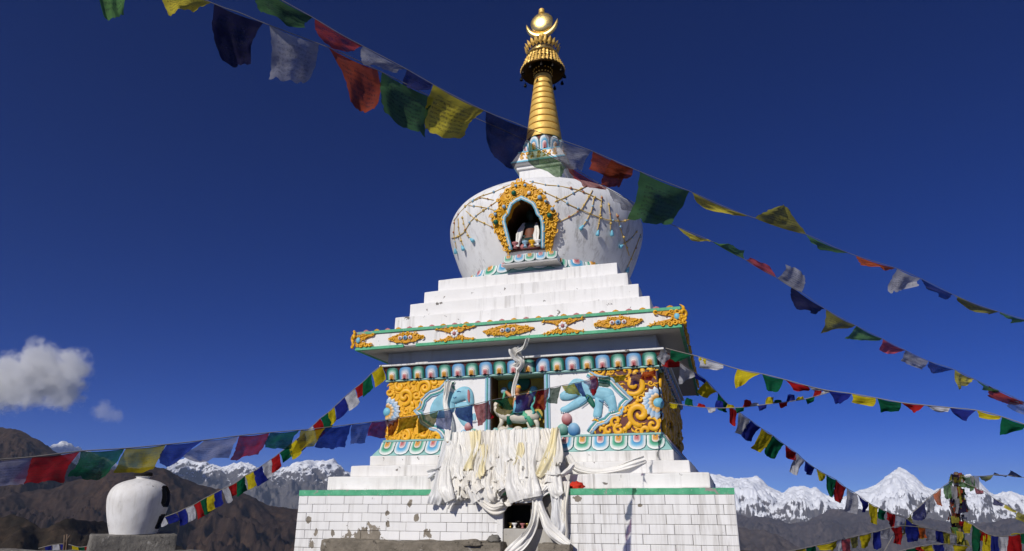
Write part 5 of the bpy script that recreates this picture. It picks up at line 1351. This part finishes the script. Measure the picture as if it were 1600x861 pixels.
# slope the scarves lie on: wall foot -> step noses -> base edge -> free fall in front of the tiles
def drape(x0, x1, t0, zend, sway=0.0, off=0.0):
    prof = [(-2.30, 2.60), (-2.42, 2.40), (-2.58, 2.24), (-2.78, 2.10), (-2.92, 1.98), (-3.05, 1.84), (-3.09, 1.74), (-3.08, 1.60), (-3.07, 1.45), (-3.07, 1.25), (-3.07, 1.05)]
    pts = [(y - off, z) for y, z in prof if z <= t0 and z > zend]
    y, z = interp([(p[1], p[0]) for p in prof[::-1]], zend) - off, zend
    pts.append((y, z))
    n = len(pts)
    return [(x0 + (x1 - x0) * k / (n - 1) + sway * math.sin(3.14 * k / (n - 1)), q[0], q[1]) for k, q in enumerate(pts)]
X = lambda px, py=740, Y=-2.6: on_y(px, py, Y).x
r = random.Random(11)
GRP = 'white scarves heaped on the drape'
def toward(x, dy): return (CAM.x - x) * dy / 9.0          # keep a scarf falling straight as seen from the front right
for k in range(58):
    lay = 0 if k < 16 else 1
    frac = (k + .5) / 16 if k < 16 else (k - 16 + .5) / 42
    xa = X(708 + 158 * frac + r.uniform(-6, 6), 700, -2.4); t0 = 2.61 if (k % 4 or not lay) else r.uniform(2.3, 2.5)
    zend = r.uniform(1.66, 1.80) if not lay else (r.uniform(1.60, 1.95) if k % 3 else r.uniform(1.9, 2.2))
    xb = xa + toward(xa, min(.8, (2.61 - zend) * .85)) + r.uniform(-.08, .08)
    ribbon(drape(xa, xb, t0, zend, r.uniform(-.04, .04), .0 if not lay else r.uniform(.02, .09)), r.uniform(.22, .32) if not lay else r.uniform(.10, .2), M['silk' if r.random() < .6 else 'silk_old'], 'offering_scarf', 'white silk offering scarf in the dense drape below the deity niche', group=GRP, folds=r.uniform(1.8, 3.2), depth=r.uniform(.2, .34), seed=k, taper=(.8, 1.1))
for k, (pa, pb_, zt, ze, w) in enumerate(((740, 735, 2.6, 2.02, .14), (757, 762, 2.45, 1.95, .12), (868, 846, 2.62, 1.93, .13), (815, 808, 2.5, 2.1, .10))):
    lab = ('pale yellow scarf lying over the left half of the white drape', 'short pale yellow scarf lower on the left half of the drape', 'pale yellow scarf slanting down the right edge of the drape', 'small yellowed scarf in the middle of the drape')[k]
    ribbon(drape(X(pa, 700, -2.45), X(pb_, 745, -2.85), zt, ze, .02, .11), w, M['silk_yellow'], 'offering_scarf', lab, folds=2.4, depth=.5, seed=200 + k)
def pxpath(pts): return [on_y(x, y, Y) for x, y, Y in pts]
loose = [
    (((700, 690, -2.35), (690, 720, -2.6), (684, 752, -2.95), (680, 772, -3.10), (677, 788, -3.10)), .16, 'silk_grey', 'white scarf falling at the left end of the drape over the green band', 2.5),
    (((722, 752, -3.0), (714, 770, -3.1), (706, 782, -3.1), (700, 795, -3.1)), .12, 'silk', 'short white scarf tip hanging below the green band near the left end', 2),
    (((742, 766, -3.09), (752, 785, -3.12), (770, 797, -3.13), (788, 790, -3.12), (800, 776, -3.1)), .12, 'silk_old', 'yellowed scarf swagged in a loop left of the lamp alcove', 2.2),
    (((795, 770, -3.09), (815, 778, -3.12), (838, 776, -3.12), (858, 764, -3.1)), .12, 'silk', 'white scarf swagged over the alcove lintel', 2.4),
    (((838, 775, -3.10), (836, 800, -3.15), (830, 825, -3.17), (818, 845, -3.18), (800, 862, -3.2), (785, 876, -3.2)), .13, 'silk', 'long white scarf twisting down leftwards across the alcove', 2.6),
    (((840, 785, -3.12), (848, 805, -3.14), (858, 825, -3.15), (874, 840, -3.15), (890, 852, -3.15)), .12, 'silk', 'long white scarf slanting down rightwards below the alcove', 2.4),
    (((868, 772, -3.09), (870, 795, -3.11), (872, 818, -3.11), (868, 838, -3.11)), .17, 'silk_grey', 'broad grey white scarf hanging straight right of the alcove', 3.5),
    (((884, 752, -3.02), (882, 790, -3.09), (880, 820, -3.09), (878, 848, -3.09)), .10, 'silk_old', 'narrow yellowed scarf hanging at the right end of the drape', 2),
    (((820, 735, -2.85), (842, 748, -3.0), (866, 748, -3.02), (884, 736, -2.9), (894, 726, -2.8)), .14, 'silk', 'white scarf knotted crosswise at the right side of the drape', 2.6),
    (((805, 715, -2.75), (825, 738, -2.92), (845, 756, -3.05), (850, 772, -3.1)), .12, 'silk', 'white scarf crossing diagonally down the right half of the drape', 2.4),
    (((886, 712, -2.56), (900, 729, -2.56), (930, 736, -2.56), (960, 733, -2.56), (985, 726, -2.56), (1008, 718, -2.52)), .09, 'silk', 'long white scarf strung along the step right of the drape', 1.6),
    (((668, 741, -2.77), (680, 736, -2.77), (692, 726, -2.72), (700, 716, -2.66)), .10, 'silk_grey', 'grey scarf lying on the step left of the drape', 2)]
for k, (pts, w, m, lab, f) in enumerate(loose):
    ribbon(pxpath(pts), w, M[m], 'offering_scarf', lab, folds=f, depth=.4, seed=300 + k, wdir=(.75, 0, .65) if k in (2, 3, 8, 10, 11) else None)
# scarf tied to the cornice, twisted down past the niche
ribbon(pxpath(((824, 528, -2.58), (818, 545, -2.50), (808, 552, -2.40), (806, 565, -2.32), (809, 580, -2.28), (805, 595, -2.26), (801, 612, -2.24), (803, 622, -2.24))), .06, M['silk'], 'offering_scarf', 'white scarf knotted at the cornice and hanging into the deity niche', folds=2.5, depth=.8, seed=401)
ribbon(pxpath(((802, 544, -2.46), (806, 556, -2.40), (812, 566, -2.36), (806, 576, -2.33))), .14, M['silk'], 'offering_scarf', 'bunched white scarf knot on the ledge above the niche', folds=2.5, depth=.8, seed=402)
ribbon(pxpath(((700, 596, -2.20), (697, 612, -2.22), (695, 630, -2.22), (700, 650, -2.22), (702, 668, -2.22), (699, 690, -2.24))), .11, M['silk'], 'offering_scarf', 'white scarf hanging over the left elephant relief', folds=2.2, depth=.7, seed=403)
# red cloth on the base's edge
def blob(c, rx, ry, rz, seed, amp=.25, n=18):
    mb = MB()
    def fn(u, v):
        a, b = 6.2832 * u, math.pi * (v - .5)
        d = Vector((math.cos(a) * math.cos(b), math.sin(a) * math.cos(b), math.sin(b)))
        k = 1 + amp * noise.fractal(d * 2.2 + Vector((seed, 0, 0)), 1, 2, 4)
        return Vector(c) + Vector((d.x * rx, d.y * ry, max(-.55, d.z) * rz)) * k
    mb.grid(fn, n, n // 2 + 2, True, True); return mb
c = on_y(899, 757, -2.9)
tag(blob((c.x, -2.88, 1.80), .10, .07, .055, 3, .5, 26).build('red_cloth', paint('orange_red_cloth', lin(225, 55, 25, .9), .8, .3, 0)), 'crumpled orange red cloth lying on the base edge', 'cloth')
c2 = on_y(888, 760, -2.9)
tag(blob((c2.x, -2.93, 1.795), .045, .04, .03, 9, .5, 16).build('red_cloth', bpy.data.materials['orange_red_cloth']), 'small scrap of red cloth beside the scarves', 'cloth')

# --- deity on its mount in the body niche
def dz(zx, zy, Y=-2.0): p = on_y(750 + zx / 7.175, 570 + zy / 7.175, Y); return p
DEI = thing('deity_statue', (float((NX0 + NX1) / 2), -1.95, NZ0), 'painted deity riding a white mount inside the body niche', 'statue')
def tb(name, pts, rad, mat, Y=-2.0):
    mb = MB(); mb.tube(crom([tuple(dz(a, b, Y + (c[0] if c else 0))) for a, b, *c in pts], 4), rad, 8) if not isinstance(rad, (list, tuple)) else mb.tube([tuple(dz(a, b, Y + (c[0] if c else 0))) for a, b, *c in pts], rad, 8)
    return mb.build(name, M[mat] if isinstance(mat, str) else mat, DEI)
def bl(name, zx, zy, rx, rz, mat, Y=-2.0, ry=None):
    p = dz(zx, zy, Y); k = 1 / 7.175 / 109
    return MB().ball(p, (rx * k, ry if ry else (rx + rz) * .4 * k, rz * k), 14, 10).build(name, M[mat] if isinstance(mat, str) else mat, DEI)
bl('halo', 480, 205, 92, 92, 'deep_green', -1.80, .012); bl('halo_rim', 480, 205, 104, 104, 'maroon', -1.79, .010)
skin = paint('statue_skin', lin(226, 160, 110, .8), .5); cream = paint('statue_cream', (.76, .70, .58, 1), .55)
mb = MB(); mb.box(dz(140, 800, -2.05).x, dz(725, 780, -2.05).x, -2.10, -1.80, NZ0, dz(400, 755, -2.08).z); mb.build('pedestal', M['teal'], DEI)
for k in range(7): bl('cloud_scroll', 170 + k * 85, 745 - 16 * (k % 2), 60, 42, cream if k % 2 else 'pale_teal', -2.0)
# mount: one continuous body
mnt = MB(); mnt.tube([dz(200, 520), dz(260, 560), dz(360, 580), dz(480, 590), dz(600, 570), dz(660, 600)], [.05, .085, .10, .10, .09, .04], 10)
for a, b, c_, d_ in ((250, 580, 210, 720), (330, 590, 300, 740), (520, 600, 560, 740), (610, 590, 650, 730)): mnt.tube([dz(a, b), dz((a + c_) / 2 + 15, (b + d_) / 2), dz(c_, d_)], [.05, .035, .03], 8)
mnt.tube([dz(230, 560), dz(190, 500), dz(180, 450)], [.06, .06, .04], 8); mnt.ball(dz(185, 455), .055, 10, 8)
mnt.build('mount', cream, DEI)
bod = MB(); bod.tube([dz(430, 560), dz(425, 480), dz(420, 400), dz(420, 330)], [.085, .075, .085, .04], 10)
bod.tube([dz(385, 380), dz(330, 340), dz(290, 300)], [.035, .03, .022], 8); bod.tube([dz(455, 380), dz(520, 350), dz(560, 300)], [.035, .03, .022], 8)
bod.tube([dz(420, 345), dz(420, 310)], [.03, .03], 8); bod.ball(dz(420, 285), (.046, .05, .056), 12, 10)
bod.tube([dz(400, 540), dz(330, 590), dz(330, 680), dz(355, 700)], [.06, .045, .035, .03], 8); bod.tube([dz(450, 540), dz(540, 580), dz(590, 690), dz(610, 715)], [.06, .045, .035, .03], 8)
bod.build('figure', skin, DEI)
tb('robe', [(430, 540, -.07), (430, 470, -.08), (430, 400, -.07)], [.09, .08, .06], 'blue')
tb('sash', [(280, 300), (250, 420), (190, 500), (260, 600)], .020, 'green'); tb('sash', [(560, 300, -.03), (620, 400, -.03), (580, 470, -.06), (600, 540, -.06), (500, 600, -.08)], .022, 'teal'); tb('sash', [(640, 520), (670, 560), (690, 600)], .016, 'deep_green')
tb('trouser', [(400, 540, -.04), (325, 590, -.05), (330, 670, -.05)], [.065, .05, .04], 'deep_green'); tb('trouser', [(455, 545, -.04), (545, 590, -.05), (585, 680, -.05)], [.065, .05, .04], 'green')
bl('crown', 420, 255, 45, 32, 'gold'); bl('cloud_scroll', 270, 290, 42, 44, 'pale_blue', -1.86); bl('cloud_scroll', 600, 280, 50, 44, 'blue', -1.86); bl('offering_bowl', 345, 235, 40, 55, 'teal', -1.86); bl('hair_knot', 425, 240, 22, 26, 'deep_blue')
# --- statue in the dome niche with its little altar
nb = on_dome(826, 390, 0); NZB = OPEN3[0].z + .01
NCX = (min(OX) + max(OX)) / 2 + .02
SEA = thing('seated_statue', (NCX, -1.36, NZB), 'dark seated statue in the dome niche', 'statue')
dark = paint('statue_dark_teal', lin(38, 70, 66, .8), .45); rob = paint('statue_robe', lin(120, 62, 30, .8), .6)
b = MB(); cz = NZB + .12
b.lathe([(.0, cz), (.25, cz + .01), (.27, cz + .06), (.2, cz + .13), (.15, cz + .2), (.155, cz + .3), (.17, cz + .38), (.13, cz + .44), (.055, cz + .47), (.05, cz + .52), (.085, cz + .56), (.095, cz + .62), (.08, cz + .69), (.045, cz + .73), (.04, cz + .77), (.0, cz + .79)], 20, NCX, -1.36)
for s_ in (-1, 1): b.tube([(NCX + s_ * .16, -1.36, cz + .39), (NCX + s_ * .21, -1.42, cz + .22), (NCX + s_ * .06, -1.55, cz + .13)], [.05, .045, .035], 8); b.tube([(NCX + s_ * .1, -1.4, cz + .06), (NCX + s_ * .29, -1.5, cz + .06), (NCX - s_ * .05, -1.6, cz + .05)], [.08, .075, .05], 8)
b.build('figure', dark, SEA)
mb = MB(); mb.lathe([(.21, cz + .02), (.22, cz + .1), (.165, cz + .2), (.17, cz + .3)], 20, NCX, -1.37); mb.build('robe', rob, SEA)
mb = MB(); mb.lathe([(.0, NZB), (.30, NZB), (.32, NZB + .05), (.28, NZB + .1), (.0, NZB + .12)], 24, NCX, -1.36); mb.build('lotus_seat', M['pink'], SEA)
for s_, lab in ((-1, 'white scarf laid over the left knee of the dome statue'), (1, 'white scarf hanging on the right of the dome statue')):
    ribbon([(NCX + s_ * .10, -1.45, NZB + .56), (NCX + s_ * .15, -1.58, NZB + .38), (NCX + s_ * .15, -1.66, NZB + .2), (NCX + s_ * .16, -1.69, NZB + .03)], .09, M['silk'], 'offering_scarf', lab, folds=2, depth=.4, seed=500 + s_)
cup = MB(); cup.lathe([(.0, 0), (.035, .002), (.02, .02), (.018, .04), (.045, .065), (.05, .085), (.042, .082), (.0, .07)], 12); cupm = cup.mesh('offering_cup')
for k, (dx, m, lab) in enumerate(((-.20, 'pink', 'pink offering cup at the left of the dome niche sill'), (-.02, 'pale_blue', 'pale blue offering cup in the middle of the dome niche sill'), (.10, 'gold', 'gold offering cup right of centre on the dome niche sill'), (.2, 'trim_white', 'white offering cup at the right of the dome niche sill'))):
    me = cupm.copy(); me.materials.append(M[m]); o = link('offering_cup', me, None, None, (NCX + dx, -1.70, NZB + .005), None, 1.2); tag(o, lab, 'cup', 'cups on the dome niche sill')
# --- lamps in the base alcove
brass = paint('brass', (.55, .40, .14, 1), .3, .3, .3, (.05, .03, .01, 1), 20, .9)
for k, (f, m, s, lab) in enumerate(((.14, brass, .9, 'small brass butter lamp at the left of the base alcove'), (.32, M['trim_white'], .8, 'white butter lamp in the base alcove beside the brass one'), (.46, M['bell'], 1.1, 'dark bronze butter lamp in the middle of the base alcove'), (.62, M['pink'], .75, 'small pinkish butter lamp in the base alcove'), (.78, brass, .75, 'small brass butter lamp at the right of the base alcove'))):
    me = cupm.copy(); me.materials.append(m); tag(link('butter_lamp', me, None, None, (AX0 + (AX1 - AX0) * f, -2.86 - .03 * (k % 2), AZ0), None, s), lab, 'lamp', 'lamps in the base alcove')

# --- rough ledge and stones at the foot of the base
def stonemat(name, a, b):
    t = NT(name); p = t.pos()
    c = t.mix(t.ramp(t.noise(p, 4, 7, .7), [(.35, 0.0), (.65, 1.0)]), a, b)
    c = t.mix(t.ramp(t.noise(p, 11, 6, .75), [(.56, 0.0), (.64, .7)]), c, (.03, .027, .023, 1))
    c = t.mix(t.ramp(t.noise(p, 7, 5, .6), [(.62, 0.0), (.68, .8)]), c, (.45, .43, .39, 1))
    t.bsdf(c, .92, 0, t.bump(t.noise(p, 14, 8, .72), .9, .03), .15); return t.m
M['stone'] = stonemat('rough_stone', (.27, .235, .185, 1), (.16, .14, .11, 1)); M['stone_grey'] = stonemat('grey_plinth_stone', (.25, .235, .205, 1), (.15, .14, .125, 1))
l0, l1 = on_y(505, 850, -3.25).x, on_y(782, 850, -3.25).x; lz = on_y(640, 845, -3.25).z
tag(bm_build('stone_ledge', slab(l0, l1, -3.30, -3.0, 0, lz, .02, .05, .022, 31), M['stone']), 'rough stone ledge along the foot of the tiled base on the left', 'ledge')
l2, l3 = on_y(842, 850, -3.2).x, on_y(890, 850, -3.2).x; lz2 = on_y(860, 850, -3.2).z
tag(bm_build('stone_ledge', slab(l2, l3, -3.24, -3.03, 0, lz2, .02, .05, .022, 35), M['stone']), 'rough stone ledge below the lamp alcove', 'ledge')
c = on_y(772, 846, -3.2); tag(blob((c.x, -3.2, lz + .03), .085, .07, .055, 6, .35).build('rock', M['stone_grey']), 'grey rock lying on the ledge left of the alcove', 'rock')
c = on_y(741, 852, -3.2); tag(blob((c.x, -3.28, lz - .02), .13, .06, .05, 16, .35).build('rock', M['stone']), 'dark flat rock at the ledge front', 'rock')
# patch where tiles have fallen away, ragged render
mb = MB(); cx, cz_ = (DX0 + DX1) / 2, (DZ0 + DZ1) / 2
# --- whitewashed kiln on its plinth
KD = 9.0
kb = at(208, 834, KD); kt = at(208, 743, KD); kh = kt.z - kb.z; ks = KD / FPX
KIL = thing('incense_kiln', kb, 'white vase shaped incense kiln with dark side openings on a stone plinth', 'kiln')
kp = [(.295, 0), (.31, .06), (.345, .2), (.375, .36), (.395, .5), (.402, .60), (.395, .68), (.37, .765), (.325, .835), (.26, .885), (.19, .92), (.12, .945), (.085, .965), (.09, .985), (.10, 1.0)]
KP = [(r_ * .97, kb.z + z_ * kh) for r_, z_ in smooth_prof(kp, 3)]
kv = kb - CAM; fa = math.atan2(-kv.x, kv.y) - R(20)        # the openings face the stupa
def kskip(u, v):
    a = (2 * math.pi * u - fa + math.pi) % (2 * math.pi) - math.pi; z = KP[min(len(KP) - 1, int(v * (len(KP) - 1)))][1]; q = (z - kb.z) / kh
    return (a / .44) ** 4 + ((q - .64) / .19) ** 4 < 1 or (a / .34) ** 4 + ((q - .19) / .13) ** 4 < 1
KP = [q for a_, b_ in zip(KP, KP[1:]) for q in (a_, ((a_[0] + b_[0]) / 2, (a_[1] + b_[1]) / 2))] + [KP[-1]]
mb = MB(); mb.lathe(KP, 160, kb.x, kb.y, skip=kskip)
for v in mb.v: v += Vector((v.x - kb.x, v.y - kb.y, 0)) * noise.fractal(v * 3, 1, 2, 4) * .014
mb.build('kiln_body', whitewash('kiln_limewash', (.80, .79, .775, 1), .8, .55, seed=.6, soot=.9), KIL)
mb = MB(); mb.lathe([(r_ * .88, z_) for r_, z_ in KP[:-12]], 48, kb.x, kb.y); mb.build('kiln_lining', M['dark_void'], KIL)  # near-black inner shell behind the openings
mb = MB(); mb.lathe([(.09, kt.z - .004), (.12, kt.z + .01), (.11, kt.z + .05), (.04, kt.z + .06)], 20, kb.x, kb.y); mb.build('chimney_cap', M['dark_void'], KIL)
pc = kb; e1 = C_RIGHT.copy(); 
def rotbox(name, c, hx, hy, z0, z1, ang, mat, seed):
    bm = slab(-hx, hx, -hy, hy, z0, z1, .02, .07, .016, seed)
    for v in bm.verts: v.co = Matrix.Rotation(ang, 3, 'Z') @ Vector((v.co.x, v.co.y, 0)) + Vector((c.x, c.y, v.co.z))
    return bm_build(name, bm, mat)
tag(rotbox('stone_plinth', kb, .50, .42, -.2, kb.z, HEAD + R(33), M['stone_grey'], 41), 'square grey stone plinth under the white kiln', 'plinth')
# --- low wall, sticks and a far flag line at the left edge
wa, wb = at(-60, 858, 9.5), at(150, 860, 9.0)
d = (wb - wa).normalized(); mid = (wa + wb) / 2
bm = slab(-(wb - wa).length / 2, (wb - wa).length / 2, -.2, .2, -.5, wa.z, .02, .08, .02, 43)
for v in bm.verts: v.co = Matrix.Rotation(math.atan2(d.y, d.x), 3, 'Z') @ Vector((v.co.x, v.co.y, 0)) + Vector((mid.x, mid.y, v.co.z))
tag(bm_build('low_wall', bm, M['stone_grey']), 'low grey stone wall at the bottom left corner', 'wall', kind='thing')
for k, (x0, y0, x1, y1, lab) in enumerate(((99, 866, 101, 836, 'thin forked upright stick behind the low wall'), (103, 866, 105, 835, 'thin stick leaning against the forked one'))):
    a_, b_ = at(x0, y0, 10.2), at(x1, y1, 10.2)
    mb = MB(); mb.tube([a_ - Vector((0, 0, .6)), a_, a_.lerp(b_, .5) + Vector((.01, 0, 0)), b_], [.022, .02, .017, .012], 6)
    if k == 0: mb.tube([a_.lerp(b_, .55), a_.lerp(b_, .8) + C_RIGHT * .05, b_ + C_RIGHT * .085], [.014, .012, .008], 5)
    tag(mb.build('stick', M['wood']), lab, 'stick')
pl_ = [(60, 857), (75, 853), (92, 850), (108, 851), (125, 855), (142, 852)]
flag_string('prayer_flag_string', 'short low flag string beyond the wall left of the kiln', pl_, 11.0, 11.0, auto(['blue', 'white', 'blue', 'yellow', 'green', 'red'], [70, 82, 94, 112, 122, 132], yint(pl_), 10, (1, 11), 1.5, 4), .005, .1, .03, seed=15)
# bush-height ledge of stones running behind the kiln towards the stupa
wa, wb = at(235, 861, 8.9), at(470, 860, 8.0)
d = (wb - wa).normalized(); mid = (wa + wb) / 2
bm = slab(-(wb - wa).length / 2, (wb - wa).length / 2, -.15, .15, -.5, wa.z + .01, .02, .08, .02, 47)
for v in bm.verts: v.co = Matrix.Rotation(math.atan2(d.y, d.x), 3, 'Z') @ Vector((v.co.x, v.co.y, 0)) + Vector((mid.x, mid.y, v.co.z))
tag(bm_build('low_wall', bm, M['stone_grey']), 'low stone wall between the kiln and the stupa base', 'wall', kind='thing')
